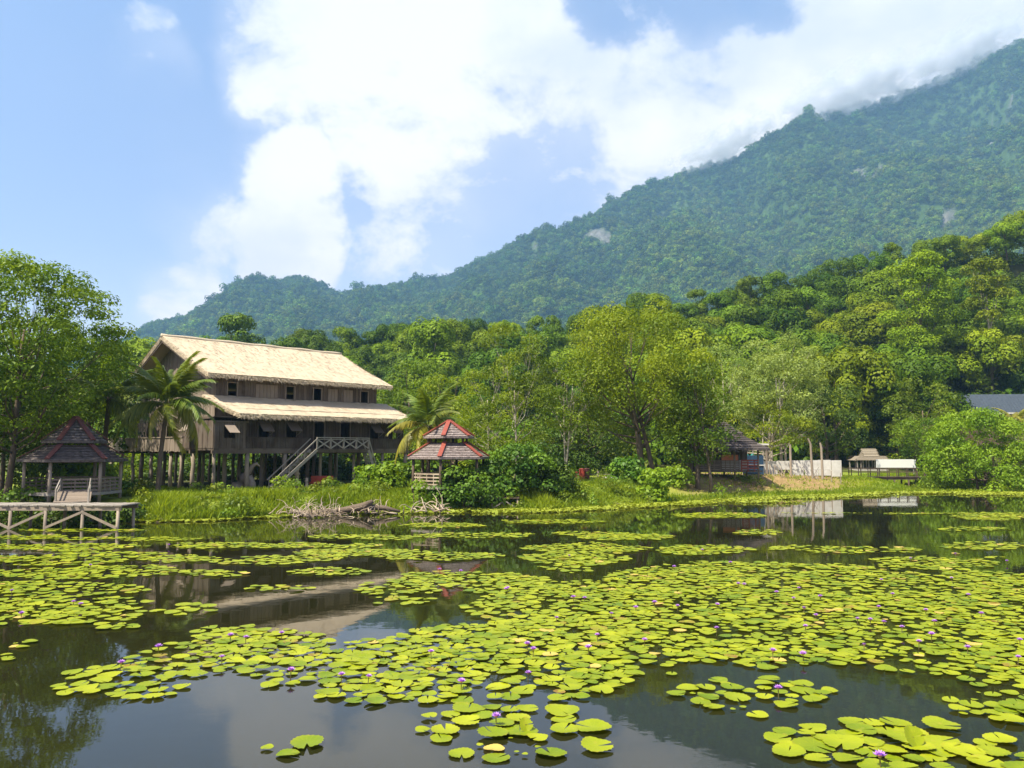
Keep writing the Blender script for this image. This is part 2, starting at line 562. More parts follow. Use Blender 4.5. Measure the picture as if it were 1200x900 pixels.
M['pad'] = pad_mat()
M['thatch'] = thatch_mat()
M['thatch_old'] = wood_mat('grey old thatch', (.10, .085, .07), (.24, .205, .17), grain=(14, 14, 2), bump=.6)
M['thatch_pav'] = wood_mat('faded thatch', (.17, .14, .105), (.30, .255, .195), grain=(14, 14, 2), bump=.6)
M['petal'] = plain_mat('violet petals', (.34, .13, .55), (.58, .30, .78), 8.0, .5, 0.0)
M['stamen'] = plain_mat('yellow stamens', (.75, .45, .05), (.85, .60, .10), 8.0, .6, 0.0)
M['stem'] = plain_mat('olive stem', (.10, .09, .03), (.18, .13, .05), 8.0, .5, 0.0)
# ---------------------------------------------------------------- the lie of the land
SHORE = [(-120, 608), (0, 608), (140, 609), (175, 613), (230, 610), (330, 606), (450, 600), (550, 597), (650, 597), (720, 593), (780, 590), (850, 586),
         (950, 581), (1030, 578), (1100, 577), (1200, 577), (1330, 577)]
_s = [on(a, b) for a, b in SHORE]
SHX, SHY = [p.x for p in _s], [p.y for p in _s]
CREST = [(-.75, 20), (-.5, 18), (-.36, 24), (-.28, 26), (-.12, 27), (.04, 29), (.16, 33), (.22, 35), (.32, 40), (.42, 48), (.49, 52), (.58, 55), (.70, 57), (1.0, 60)]
RIDGE = [(-300, 520), (0, 470), (60, 440), (140, 402), (200, 375), (250, 362), (290, 335), (345, 323), (395, 343), (430, 337), (500, 325), (530, 320),
         (570, 302), (630, 270), (680, 265), (715, 235), (760, 215), (820, 198), (880, 180), (930, 155), (960, 135), (1010, 125), (1060, 115),
         (1110, 97), (1150, 78), (1200, 55), (1300, 15), (1450, -30), (1700, -60)]


def shore(x):
    return np.interp(x, SHX, SHY) + (vn2(np.asarray(x) * .35, 0, 5) - .5) * 1.2


def gz(x, y):
    x = np.asarray(x, float)
    y = np.asarray(y, float)
    s = y - shore(x)
    hb = np.interp(x, [-60, -8, 2, 8, 16, 26, 36, 60], [1.0, 1.0, 1.35, 1.5, 1.65, 1.6, 1.1, .9])
    wd = np.interp(x, [-60, -5, 4, 14, 30, 60], [3.5, 3.5, 5.0, 10, 13, 9])
    bank = hb * sstep((s + .5) / wd) ** 1.15
    z = np.where(s < -.5, np.maximum(-1.4, (s + .5) * .3) - .02, bank - .02 + .02)
    z = np.where(s < -.5, z, z - .02 * (s < 0))
    inlet = np.exp(-((x - 44.5) / 3.6) ** 2) * sstep((s - .5) / 4) * sstep((118 - y) / 10)
    z = z - 1.25 * inlet
    r = x / np.maximum(y, 30)
    c = np.interp(r, [a for a, b in CREST], [b for a, b in CREST])
    hill = (c - 1.5) * sstep((y - 118) / 150) ** 1.0
    hill = np.minimum(hill, (c - 1.5) * np.clip((y - 118) / 108, 0, 1) ** 1.15)
    hill = np.where(y > 225, (c - 1.5) * (1 - .75 * sstep((y - 250) / 160)), hill)
    z = z + np.where(y > 118, np.maximum(hill, 0) * (1 + .18 * (fbm(x * .02, y * .02, 3) - .5)), 0)
    near = sstep((-2.5 - y) / 6) * 2.2
    return np.where(y < -2, np.maximum(z, -1 + near), z)


def gz1(x, y):
    return float(gz(np.array([x]), np.array([y]))[0])


def build_ground():
    xs = np.unique(np.concatenate([np.linspace(-2900, -140, 40), np.linspace(-140, -60, 40), np.linspace(-60, 75, 190), np.linspace(75, 190, 50), np.linspace(190, 2900, 40)]))
    ys = np.unique(np.concatenate([np.linspace(-120, -12, 10), np.linspace(-12, 38, 26), np.linspace(38, 125, 150), np.linspace(125, 420, 75), np.linspace(420, 2900, 24)]))
    X, Y = np.meshgrid(xs, ys)
    Z = gz(X, Y)
    Z = Z + np.where(Z > .05, (fbm(X * .8, Y * .8, 11) - .5) * .18, 0)
    nx, ny = len(xs), len(ys)
    idx = np.arange(nx * ny).reshape(ny, nx)
    q = np.stack([idx[:-1, :-1], idx[:-1, 1:], idx[1:, 1:], idx[1:, :-1]], -1).reshape(-1, 4)
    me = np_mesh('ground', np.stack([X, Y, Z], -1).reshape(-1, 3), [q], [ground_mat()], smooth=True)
    s = (Y - shore(X)).ravel()
    px, py = project(X.ravel(), np.maximum(Y.ravel(), 5), Z.ravel())
    soil = sstep((px - 770) / 50) * sstep((1050 - px) / 90) * sstep((s - 2.0) / 3) * sstep((27 - s) / 6) * (Y.ravel() > 40)
    a = me.attributes.new('soil', 'FLOAT', 'POINT')
    a.data.foreach_set('value', soil.astype(np.float32))
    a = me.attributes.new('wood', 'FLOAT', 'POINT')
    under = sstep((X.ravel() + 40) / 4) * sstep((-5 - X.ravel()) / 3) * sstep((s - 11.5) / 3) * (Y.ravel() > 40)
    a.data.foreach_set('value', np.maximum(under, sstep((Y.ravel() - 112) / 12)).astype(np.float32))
    tag(link('ground', me), kind='structure')
    w = np_mesh('water', [(-160, -11, 0), (170, -11, 0), (170, 98, 0), (-160, 98, 0)], [np.array([[0, 1, 2, 3]])], [water_mat()])
    tag(link('water', w), kind='structure')


build_ground()

RR = np.array([(p[0] - 600) / F for p in RIDGE])
RE = np.array([ray(600, p[1])[2] / ray(600, p[1])[1] for p in RIDGE])
YR = 2400.0


def mz(r, Y):
    """height of the mountain at direction r = X / Y and depth Y"""
    e = np.interp(r, RR, RE) * YR + CAMH - 12
    t = np.clip((Y - 950) / (YR - 950), 0, 1)
    x = r * Y
    prof = .55 * t ** 1.25 + .45 * t ** .8
    gul = (fbm(x * .0055 + 3, Y * .0018, 21, 4) - .5)
    rough = (fbm(x * .0135, Y * .0135, 25, 3) - .5) * 58
    edge = sstep(t * 4) * sstep((1 - t) * 5)
    z = e * prof * (1 + .62 * gul * edge) + rough * (.25 + .75 * edge) * np.clip(e / 550, .2, 1)
    # a spur coming down on the right, in front of the main face
    back = np.clip((Y - YR) / 480, 0, 1)
    return z * (1 - .65 * sstep(back)) - 3


ROCKS = [(635, 292, 11, 14), (700, 275, 18, 8), (712, 283, 8, 12), (772, 258, 14, 8), (800, 252, 8, 6), (1012, 205, 18, 11), (1030, 198, 14, 6), (1112, 258, 12, 16), (1185, 128, 5, 16), (1160, 165, 8, 6)]


def rock_at(px, py, x, y):
    f = np.zeros_like(px)
    for cx, cy_, rx, ry in ROCKS:
        d = ((px - cx) / rx) ** 2 + ((py - cy_) / ry) ** 2
        f = np.maximum(f, sstep((1.25 - d) / .8))
    return f * sstep((vn2(x * .023, y * .055, 8) - .22) / .25)


def build_mountain():
    rs = np.linspace(-.95, .99, 330)
    ysm = np.concatenate([np.linspace(890, YR, 150), np.linspace(YR + 25, 2890, 14)])
    R, Y = np.meshgrid(rs, ysm)
    Z = mz(R, Y)
    nx, ny = len(rs), len(ysm)
    idx = np.arange(nx * ny).reshape(ny, nx)
    q = np.stack([idx[:-1, :-1], idx[:-1, 1:], idx[1:, 1:], idx[1:, :-1]], -1).reshape(-1, 4)
    X = R * Y
    me = np_mesh('mountain', np.stack([X, Y, Z], -1).reshape(-1, 3), [q], [mountain_mat()], smooth=True)
    px, py = project(X.ravel(), Y.ravel(), Z.ravel())
    a = me.attributes.new('rock', 'FLOAT', 'POINT')
    a.data.foreach_set('value', rock_at(px, py, X.ravel(), Y.ravel()).astype(np.float32))
    tag(link('mountain', me), kind='structure')


build_mountain()


# ---------------------------------------------------------------- foliage
def unit(n, rng):
    v = rng.normal(size=(n, 3))
    return v / np.linalg.norm(v, axis=1, keepdims=True)


def leaf_cloud(C, N, size, tint, rng, aspect=.5, fold=.12):
    """one diamond-shaped leaf per row of C with normal N"""
    n = len(C)
    N = N / np.maximum(np.linalg.norm(N, axis=1, keepdims=True), 1e-6)
    T = np.cross(N, unit(n, rng))
    T /= np.maximum(np.linalg.norm(T, axis=1, keepdims=True), 1e-6)
    B = np.cross(N, T)
    size = np.asarray(size).reshape(-1, 1) * np.ones((n, 1))
    l, w = size * .5, size * .5 * aspect
    V = np.stack([C - T * l, C + B * w + N * size * fold, C + T * l, C - B * w + N * size * fold], 1).reshape(-1, 3)
    Q = np.arange(n * 4).reshape(n, 4)
    return V, Q, tint


def clump_leaves(clumps, dens, leaf, rng, aspect=.5, shell=.72, wild=.75, low=-.45):
    Cs, Ns, Ts, Ss = [], [], [], []
    for (c, r, fl, tt) in clumps:
        n = max(12, int(dens * r * r))
        d = unit(n, rng)
        d = d[d[:, 2] > low + rng.random(len(d)) * .35]
        n = len(d)
        k = shell + (1.06 - shell) * rng.random((n, 1)) ** .6
        lump = 1 + .16 * np.sin(d[:, :1] * 5 + c[0] * 3) * np.cos(d[:, 1:2] * 5 + c[1] * 3 + c[2])
        p = np.array(c) + d * r * k * lump * np.array([1, 1, fl])
        Cs.append(p)
        Ns.append(d * np.array([1, 1, 1 / fl]) + wild * unit(n, rng) + np.array([0, 0, .15]))
        Ts.append(np.clip(tt + rng.normal(0, .16, n), 0, 1))
        Ss.append(leaf * (.65 + .7 * rng.random(n)))
    return leaf_cloud(np.concatenate(Cs), np.concatenate(Ns), np.concatenate(Ss), np.concatenate(Ts), rng, aspect)


def envelope(rng, H, R, cb, n, rc, shape='round', fl=.75, inner=.2):
    """clump centres filling a crown of height H, radius R whose lowest leaves hang at cb*H"""
    out = []
    zc, rz = H * (1 + cb) / 2, H * (1 - cb) / 2
    tries = 0
    while len(out) < n and tries < n * 60:
        tries += 1
        d = unit(1, rng)[0]
        k = 1.0 if rng.random() > inner else .55
        if shape == 'round':
            p = np.array([d[0] * R, d[1] * R, zc + d[2] * rz]) * 1.0
        elif shape == 'umbrella':
            d[2] = abs(d[2]) * .9 - .1
            p = np.array([d[0] * R, d[1] * R, H * cb + d[2] * H * (1 - cb)])
        elif shape == 'column':
            h = rng.random()
            w = R * (1.0 - .55 * h ** 2) * (.55 + .45 * math.sin(min(1, h * 3) * math.pi / 2))
            a = rng.random() * 2 * math.pi
            p = np.array([math.cos(a) * w, math.sin(a) * w, H * cb + h * H * (1 - cb)])
        elif shape == 'layer':
            h = min(1, (math.floor(rng.random() * 4) + rng.normal(0, .33)) / 3.3)
            w = R * (1 - .5 * h) * math.sqrt(rng.random() * .8 + .2)
            a = rng.random() * 2 * math.pi
            p = np.array([math.cos(a) * w, math.sin(a) * w, H * cb + h * H * (1 - cb)])
        else:  # dome: reaches the ground
            d[2] = abs(d[2])
            p = np.array([d[0] * R, d[1] * R, H * cb + d[2] * H * (1 - cb)])
        c = np.array([0, 0, p[2]])
        if shape in ('round', 'umbrella', 'dome'):
            ctr = np.array([0, 0, zc if shape == 'round' else H * cb])
            p = ctr + (p - ctr) * k * (.86 + .2 * rng.random())
        r = rc * (.7 + .6 * rng.random())
        p[2] = min(p[2], H - r * fl * .8)
        if any(np.linalg.norm((p - q[0]) / np.array([1, 1, .8])) < (r + q[1]) * .42 for q in out):
            continue
        out.append((p, r, fl, float(np.clip(.5 + rng.normal(0, .22), .05, .95))))
    return out


def trunk_mb(rng, H, cb, rad, clumps, lean=(0, 0), nl=10, limb=.35, stems=1, base=0.0):
    mb = MB()
    top = H * (cb + (1 - cb) * .62)
    for sidx in range(stems):
        ox, oy = (0, 0) if sidx == 0 else (rng.normal(0, rad * 2.5), rng.normal(0, rad * 2.5))
        pts, rs = [], []
        dx, dy = rng.normal(0, .035 * H, 2) if stems > 1 else (0, 0)
        for i in range(8):
            t = i / 7
            pts.append((ox + dx * t + lean[0] * t + math.sin(t * 5 + sidx) * rad * .6, oy + dy * t + lean[1] * t + math.cos(t * 4 + sidx * 2) * rad * .5 - rad * .5, -.4 + (top + .4) * t))
            rs.append(rad * (1.35 if i == 0 else 1.0) * (1 - .72 * t) * (1 if sidx == 0 else .75))
        mb.tube(pts, rs, 8, tint=.5)
        sel = sorted(clumps, key=lambda c: rng.random())[:nl // stems]
        for c in sel:
            e = Vector(c[0])
            t = min(.95, max(.3, (e.z / top) * .62))
            k = t * 7
            i = int(k)
            b = Vector(pts[i]).lerp(Vector(pts[min(7, i + 1)]), k - i)
            mid = b.lerp(e, .5) + Vector((rng.normal(0, .2), rng.normal(0, .2), -.12 * (e - b).length))
            r0 = rad * limb * (1.1 - t * .5)
            q = [b, b.lerp(mid, .6), mid, mid.lerp(e, .6), e]
            mb.tube(q, [r0, r0 * .75, r0 * .55, r0 * .38, r0 * .15], 6, tint=.5)
            for _ in range(2):
                s0 = mid.lerp(e, rng.random() * .5)
                e2 = e + Vector(unit(1, rng)[0] * c[1] * .8)
                mb.tube([s0, s0.lerp(e2, .5) + Vector((0, 0, .1)), e2], [r0 * .3, r0 * .2, r0 * .08], 5, tint=.5)
    return mb


def make_tree(name, label, cat, loc, H, R, cb, n, rc, leaf, dens, mat, bark='bark', rad=.25, shape='round', fl=.75, seed=1, lean=(0, 0),
              group=None, nl=12, stems=1, aspect=.5, shell=.72, wild=.75, low=-.45, squash=1.0, limb=.35, inner=.2, twigs=None, trunk_name='trunk'):
    rng = np.random.default_rng(seed)
    root = tag(empty(name, loc), label, cat, group)
    cl = envelope(rng, H, R, cb, n, rc, shape, fl, inner)
    cl = [(c[0] * np.array([1, squash, 1]) + np.array([lean[0], lean[1], 0]) * (c[0][2] / H), c[1], c[2], c[3]) for c in cl]
    V, Q, t = clump_leaves(cl, dens, leaf, rng, aspect, shell, wild, low)
    link('crown', np_mesh('crown', V, [Q], [M[mat]], t), root)
    mb = trunk_mb(rng, H, cb, rad, cl, lean, nl, limb, stems)
    mb.build(trunk_name, M[bark], root, smooth=True)
    return root


def frond_mesh(name, L, rng, droop=1.0, mat='palm', nl=58, wid=.85):
    """a palm frond along +X: arched midrib with leaflets hanging from both sides"""
    V, Q, T = [], [], []

    def rib(t):
        return np.array([L * (t - .12 * droop * t * t), 0, L * (.42 * t - (.30 + .42 * droop) * t * t)])
    for i in range(14):
        p, q = rib(i / 14), rib((i + 1) / 14)
        w = .035 * (1 - i / 15) + .008
        b = len(V)
        V += [p + (0, -w, 0), p + (0, w, 0), q + (0, w * .95, 0), q + (0, -w * .95, 0), p + (0, 0, -w * 1.2), q + (0, 0, -w * 1.2)]
        Q += [(b, b + 1, b + 2, b + 3), (b, b + 3, b + 5, b + 4), (b + 1, b + 4, b + 5, b + 2)]
        T += [.75] * 3
    for i in range(nl):
        t = .14 + .86 * i / nl
        p = rib(t)
        d = rib(min(1, t + .02)) - rib(t - .02)
        d /= np.linalg.norm(d)
        ll = L * .27 * math.sin(min(1, (t + .05) * 1.25) * math.pi * .78 + .35) * (.85 + .3 * rng.random())
        for s in (-1, 1):
            side = np.array([0, s, 0])
            dr = d * .62 + side * (.72 + .1 * rng.normal()) + np.array([0, 0, -.30 - .25 * droop * rng.random()])
            dr /= np.linalg.norm(dr)
            m_ = p + dr * ll * .5
            e = p + dr * ll + np.array([0, 0, -ll * .28 * (.6 + droop * rng.random())])
            wv = np.cross(dr, side)
            wv = np.cross(wv, dr) * .0 + d * wid * .075 * L / 3.5
            b = len(V)
            V += [p - wv * .5, p + wv * .5, m_ + wv * .6, m_ - wv * .6, e]
            Q += [(b, b + 1, b + 2, b + 3), (b + 3, b + 2, b + 4, b + 4)]
            tt = float(np.clip(.45 + .2 * rng.normal() + .25 * (t - .5), 0, 1))
            T += [tt, tt]
    quads = np.array([f for f in Q if f[2] != f[3]])
    tq = [t for f, t in zip(Q, T) if f[2] != f[3]]
    tris = np.array([f[:3] for f in Q if f[2] == f[3]])
    tt = [t for f, t in zip(Q, T) if f[2] == f[3]]
    return np_mesh(name, np.array(V), [quads, tris], [M[mat]], tq + tt)


def make_palm(label, loc, height, L, n, seed, mat='palm', lean=(0, 0), rad=.2, up=1.0, group=None, yellow=0, droop=(.5, 1.3), bark='bark'):
    rng = np.random.default_rng(seed)
    root = tag(empty('coconut_palm', loc), label, 'palm', group)
    mb = MB()
    pts, rs = [], []
    for i in range(12):
        t = i / 11
        pts.append((lean[0] * t * t, lean[1] * t * t, -.3 + (height + .3) * t))
        rs.append(rad * (1.5 if i == 0 else 1.05 - .3 * t) * (1 + .06 * (i % 2)))
    mb.tube(pts, rs, 10, tint=.5)
    for k in range(7):
        a = k * 2.4
        mb.tube([(lean[0], lean[1], height - .25), (lean[0] + math.cos(a) * rad * 1.5, lean[1] + math.sin(a) * rad * 1.5, height + .25)], [rad * .7, rad * .35], 6, tint=.3)
    mb.build('trunk', M[bark], root, smooth=True)
    meshes = [frond_mesh('frond', L, rng, d, mat) for d in np.linspace(*droop, 4)]
    ym = [frond_mesh('frond', L, rng, d, 'palm_yellow') for d in (1.0, 1.4)]
    for k in range(n):
        a = k * 2.39996 + rng.normal(0, .12)
        e = up * (1.15 - 1.45 * (k / max(1, n - 1))) + rng.normal(0, .08)      # inner fronds stand up, outer ones hang
        me = ym[k % 2] if k >= n - yellow else meshes[min(3, int(4 * k / n))]
        f = link('frond', me, root)
        f.location = (lean[0] + math.cos(a) * rad * .5, lean[1] + math.sin(a) * rad * .5, height + .1)
        f.rotation_euler = (rng.normal(0, .25), -e + .15, a)
        s = .82 + .3 * rng.random()
        f.scale = (s, s, s)
    return root


def instancer(name, pts, scales, proto_objs, kind='stuff', seed=0, **kw):
    """one object whose points carry instances of the protos (stuff only)"""
    me = bpy.data.meshes.new(name)
    me.vertices.add(len(pts))
    me.vertices.foreach_set('co', np.asarray(pts, dtype=np.float32).ravel())
    a = me.attributes.new('sc', 'FLOAT', 'POINT')
    a.data.foreach_set('value', np.asarray(scales, dtype=np.float32))
    o = link(name, me)
    col = bpy.data.collections.new(name + '_kinds')
    for p in proto_objs:
        col.objects.link(p)
    g = bpy.data.node_groups.new(name, 'GeometryNodeTree')
    g.interface.new_socket('Geometry', in_out='INPUT', socket_type='NodeSocketGeometry')
    g.interface.new_socket('Geometry', in_out='OUTPUT', socket_type='NodeSocketGeometry')
    t = NT(g)
    gi = t.n('NodeGroupInput')
    ci = t.n('GeometryNodeCollectionInfo', ins={'Collection': col, 'Separate Children': True, 'Reset Children': True})
    rv = t.n('FunctionNodeRandomValue', data_type='FLOAT_VECTOR')
    rv.inputs[0].default_value = (-.12, -.12, 0)
    rv.inputs[1].default_value = (.12, .12, 6.283)
    na = t.n('GeometryNodeInputNamedAttribute', data_type='FLOAT', ins={'Name': 'sc'})
    ip = t.n('GeometryNodeInstanceOnPoints', ins={'Points': gi.outputs[0], 'Instance': ci.outputs[0], 'Pick Instance': True,
                                                  'Rotation': rv.outputs[0], 'Scale': na.outputs[0]})
    t.n('NodeGroupOutput', ins={0: ip.outputs[0]})
    md = o.modifiers.new('scatter', 'NODES')
    md.node_group = g
    tag(o, kind=kind)
    return o


def proto(name, seed, H, R, cb, n, rc, leaf, dens, mat, shape='round', fl=.8, shell=.8, wild=.55):
    rng = np.random.default_rng(seed)
    V, Q, t = clump_leaves(envelope(rng, H, R, cb, n, rc, shape, fl), dens, leaf, rng, .62, shell, wild)
    return bpy.data.objects.new(name, np_mesh(name, V, [Q], [M[mat]], t))


# ---- the wooded mountain: thousands of far crowns, one mass
def mountain_forest():
    rng = np.random.default_rng(3)
    N = 44000
    r = rng.uniform(-.72, .86, N)
    Y = np.sqrt(rng.uniform(970 ** 2, (YR + 30) ** 2, N))
    Z = mz(r, Y)
    X = r * Y
    px, py = project(X, Y, Z)
    ok = (rock_at(px, py, X, Y) < .35 + .5 * (rng.random(N) < .35)) & (py < 470) & (px > -60) & (px < 1260)
    X, Y, Z = X[ok], Y[ok], Z[ok]
    s = 1.62 * rng.uniform(.5, 1.4, len(X)) * np.where(rng.random(len(X)) < .06, 1.35, 1)
    M['forest_cloud_shade'] = leaf_mat('cloud-shaded upper forest', (.012, .046, .010), (.105, .185, .022), .06, hue=.03, val=.5, spec=.06)  # cloud shadow on the upper slopes, put into a darker leaf colour
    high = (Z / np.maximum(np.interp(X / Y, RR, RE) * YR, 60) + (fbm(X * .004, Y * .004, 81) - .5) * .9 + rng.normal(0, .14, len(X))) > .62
    big = np.where(rng.random(len(X)) < .03, 1.5, 1.0)
    for nm, mt, sel in (('mountain_forest', 'forest', ~high), ('cloud_shaded_mountain_forest', 'forest_cloud_shade', high)):
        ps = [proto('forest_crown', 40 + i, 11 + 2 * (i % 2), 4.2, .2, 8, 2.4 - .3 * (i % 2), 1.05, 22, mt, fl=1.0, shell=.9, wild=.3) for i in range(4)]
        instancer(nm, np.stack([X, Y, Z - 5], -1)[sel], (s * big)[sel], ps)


mountain_forest()

# ---- trees of the near hill
HILL_KINDS = [
    # phrase, proto parameters
    ('dark dense round crown', dict(H=14, R=4.8, cb=.30, n=16, rc=2.3, shape='round'), (.8, .55)),
    ('bright yellow-green billowing crown', dict(H=15, R=5.4, cb=.35, n=18, rc=2.1, shape='round'), (1.45, 1.0)),
    ('olive broad-topped crown', dict(H=14, R=5.4, cb=.40, n=16, rc=2.2, shape='round'), (1.15, .9)),
    ('tall crown in stacked tiers', dict(H=16, R=4.4, cb=.28, n=20, rc=2.0, shape='layer'), (1.1, .8)),
    ('fresh green uneven crown', dict(H=13, R=4.6, cb=.28, n=18, rc=1.8, shape='round'), (1.25, .8)),
    ('slender pointed crown', dict(H=16, R=3.4, cb=.22, n=17, rc=1.7, shape='column'), (1.0, .7)),
]
TINTS = [((.026, .070, .004), (.105, .175, .008)), ((.100, .170, .004), (.235, .315, .010)), ((.070, .110, .004), (.180, .225, .010)),
         ((.060, .120, .005), (.170, .255, .010)), ((.062, .135, .006), (.180, .285, .012)), ((.040, .095, .005), (.135, .215, .010))]
hill_protos = []
for i, (ph, kw, _) in enumerate(HILL_KINDS):
    mname = 'hill%d' % i
    M[mname] = leaf_mat('hill foliage ' + ph, TINTS[i][0], TINTS[i][1], .20, hue=.016, val=.25, spec=.1)
    vs2 = []
    for v in range(2):
        rng = np.random.default_rng(100 + i * 7 + v)
        kk = dict(kw)
        H, R, cb, n, rc, shape = (kk[k] for k in ('H', 'R', 'cb', 'n', 'rc', 'shape'))
        cl = envelope(rng, H, R, cb, int(n * 1.5), rc * .88, shape, 1.0)
        V, Q, t = clump_leaves(cl, 190, .46, rng, .62, .86, .30)
        crown = np_mesh('crown', V, [Q], [M[mname]], t)
        tmb = trunk_mb(rng, H, cb, .3, cl, nl=9)
        me = bpy.data.meshes.new('trunk')
        me.from_pydata(tmb.v, [], tmb.f)
        me.materials.append(M['bark_pale' if i in (2, 3) else 'bark'])
        vs2.append((crown, me, H, R))
    hill_protos.append(vs2)


def plant_hill():
    rng = np.random.default_rng(12)
    pts = []
    tries = 0

    def ok(x, y, d):
        return all((x - p[0]) ** 2 + ((y - p[1]) * .8) ** 2 > (d * (.5 * (p[2] + 1))) ** 2 for p in pts)
    # crest row first, then the slope
    for r in np.linspace(-.50, .70, 50):
        yy = 226 + rng.normal(0, 3)
        pts.append(((r + rng.normal(0, .004)) * yy, yy, rng.uniform(.72, 1.0)))
    while tries < 9000 and len(pts) < 295:
        tries += 1
        r = rng.uniform(-.50, .70)
        y = rng.uniform(122, 220) if r > .16 else rng.uniform(150, 220)
        if r < -.13 and y < 190:
            continue
        x = r * y
        s = rng.uniform(.75, 1.25) if y < 190 else rng.uniform(.75, 1.1)
        if rng.random() < .08:
            s *= 1.25
        px, py = project(x, y, gz1(x, y) + 8)
        if 1072 < px < 1260 and y < 158:
            continue
        if ok(x, y, 7.9):
            pts.append((x, y, s))
    big = (at(1088, 345, 168).x, 168.0)
    for (x, y, s) in sorted(pts, key=lambda p: p[1]):
        w = vn2(x * .035, y * .035, 31)
        k = int(rng.choice(6, p=[.26, .15, .08, .15, .24, .12]))
        if w > .66 and rng.random() < .5:
            k = 1
        if w < .3 and rng.random() < .45:
            k = 0
        crown, trunk, H, R = hill_protos[k][int(rng.integers(2))]
        px, py = project(x, y, gz1(x, y) + H * s * .8)
        row = ('on the near hill crest' if y > 212 else 'halfway up the near hill' if y > 165 else 'at the near hill foot')
        side = ('behind the longhouse' if px < 480 else 'behind the red-capped gazebo' if px < 660 else 'behind the lime-green tree' if px < 850
                else 'above the white hoarding' if px < 1030 else 'above the blue-grey roof')
        ph = HILL_KINDS[k][0]
        root = tag(empty('hill_tree', (x, y, gz1(x, y) - .3), rng.uniform(0, 6.28)), f'{ph} {row} {side}', 'tree', f'{ph} {row} {side}')
        root.scale = (s * rng.uniform(.98, 1.18), s * rng.uniform(.98, 1.18), s * rng.uniform(.95, 1.2))
        link('crown', crown, root)
        link('trunk', trunk, root)
    # shrub layer that closes the ground under the trees
    N = 2600
    r = rng.uniform(-.56, .74, N)
    y = rng.uniform(112, 250, N)
    x = r * y
    px, py = project(x, y, gz(x, y))
    keep = ~((px > 985) & (px < 1110) & (y < 136)) & ~((px > 1118) & (px < 1260) & (y < 150)) & ((y > 124) | (px < 860))
    x, y = x[keep], y[keep]
    ps = [proto('shrub', 70 + i, 3.6, 2.2, .05, 7, 1.1, .5, 60, 'hill', 'dome') for i in range(3)]
    instancer('undergrowth', np.stack([x, y, gz(x, y) - .3], -1), rng.uniform(.8, 2.1, len(x)), ps)


plant_hill()
# ---------------------------------------------------------------- the longhouse
def thatch_slab(mb, e0, e1, r0, r1, thick=.32, nx=70, ny=16, amp=.05, seed=0):
    """uneven slab of thatch: e0-e1 the eave, r0-r1 the top edge"""
    e0, e1, r0, r1 = (Vector(p) for p in (e0, e1, r0, r1))
    nrm = (e1 - e0).cross(r0 - e0).normalized()
    if nrm.z < 0:
        nrm = -nrm
    top, bot = [], []
    for j in range(ny + 1):
        for i in range(nx + 1):
            p = e0.lerp(e1, i / nx).lerp(r0.lerp(r1, i / nx), j / ny)
            d = (float(fbm(i * .35 + seed, j * .5, 4)) - .5) * 2 * amp + .03 * (1 - (j * .5 % 1))
            sag = -.10 * math.sin(math.pi * j / ny)
            top.append(p + nrm * (d + sag))
            bot.append(p + nrm * (sag - thick))
    n = (nx + 1) * (ny + 1)

    def I(i, j):
        return j * (nx + 1) + i
    for j in range(ny):
        for i in range(nx):
            b = len(mb.v)
            mb.add([top[I(i, j)], top[I(i + 1, j)], top[I(i + 1, j + 1)], top[I(i, j + 1)]], [(0, 1, 2, 3)], .35 + .3 * random.random())
            mb.add([bot[I(i, j)], bot[I(i + 1, j)], bot[I(i + 1, j + 1)], bot[I(i, j + 1)]], [(3, 2, 1, 0)], .3)
    edge = [(i, 0) for i in range(nx + 1)] + [(nx, j) for j in range(1, ny + 1)] + [(i, ny) for i in range(nx - 1, -1, -1)] + [(0, j) for j in range(ny - 1, -1, -1)]
    for a, b2 in zip(edge[:-1], edge[1:]):
        mb.add([top[I(*a)], bot[I(*a)], bot[I(*b2)], top[I(*b2)]], [(0, 1, 2, 3)], random.random() * .7)
    for j in np.linspace(.06, .97, int((r0 - e0).length / .42)):       # courses of leaf ends
        a, b2 = e0.lerp(r0, j), e1.lerp(r1, j)
        dn = (e0 - r0).normalized()
        side = (e1 - e0).normalized()
        for _ in range(int((b2 - a).length * 6)):
            p = a.lerp(b2, random.random()) + nrm * random.uniform(-.05, .02 + amp) - nrm * .10 * math.sin(math.pi * j) + dn * random.uniform(-.12, .12)
            q = p + (dn + side * random.gauss(0, .12) + nrm * random.uniform(.02, .14)) * random.uniform(.2, .5)
            w = side * random.uniform(.015, .05)
            mb.add([p - w, p + w, q + w * .4, q - w * .4], [(0, 1, 2, 3)], random.uniform(.25, .8))
    return nrm


def straw(mb, a, b, out, n, l0, l1, wid=.035, lift=0.0):
    """loose straw ends along the edge a-b pointing along out"""
    a, b, out = Vector(a), Vector(b), Vector(out).normalized()
    d = (b - a).normalized()
    for _ in range(n):
        p = a.lerp(b, random.random()) + Vector((0, 0, random.uniform(-.24, .05) + lift)) - out * .15
        o = (out + d * random.gauss(0, .22) + Vector((0, 0, random.gauss(-.18, .16)))).normalized() * (random.uniform(l0, l1) + .15)
        w = d * wid * random.uniform(.6, 1.4)
        mb.add([p - w, p + w, p + o], [(0, 1, 2)])


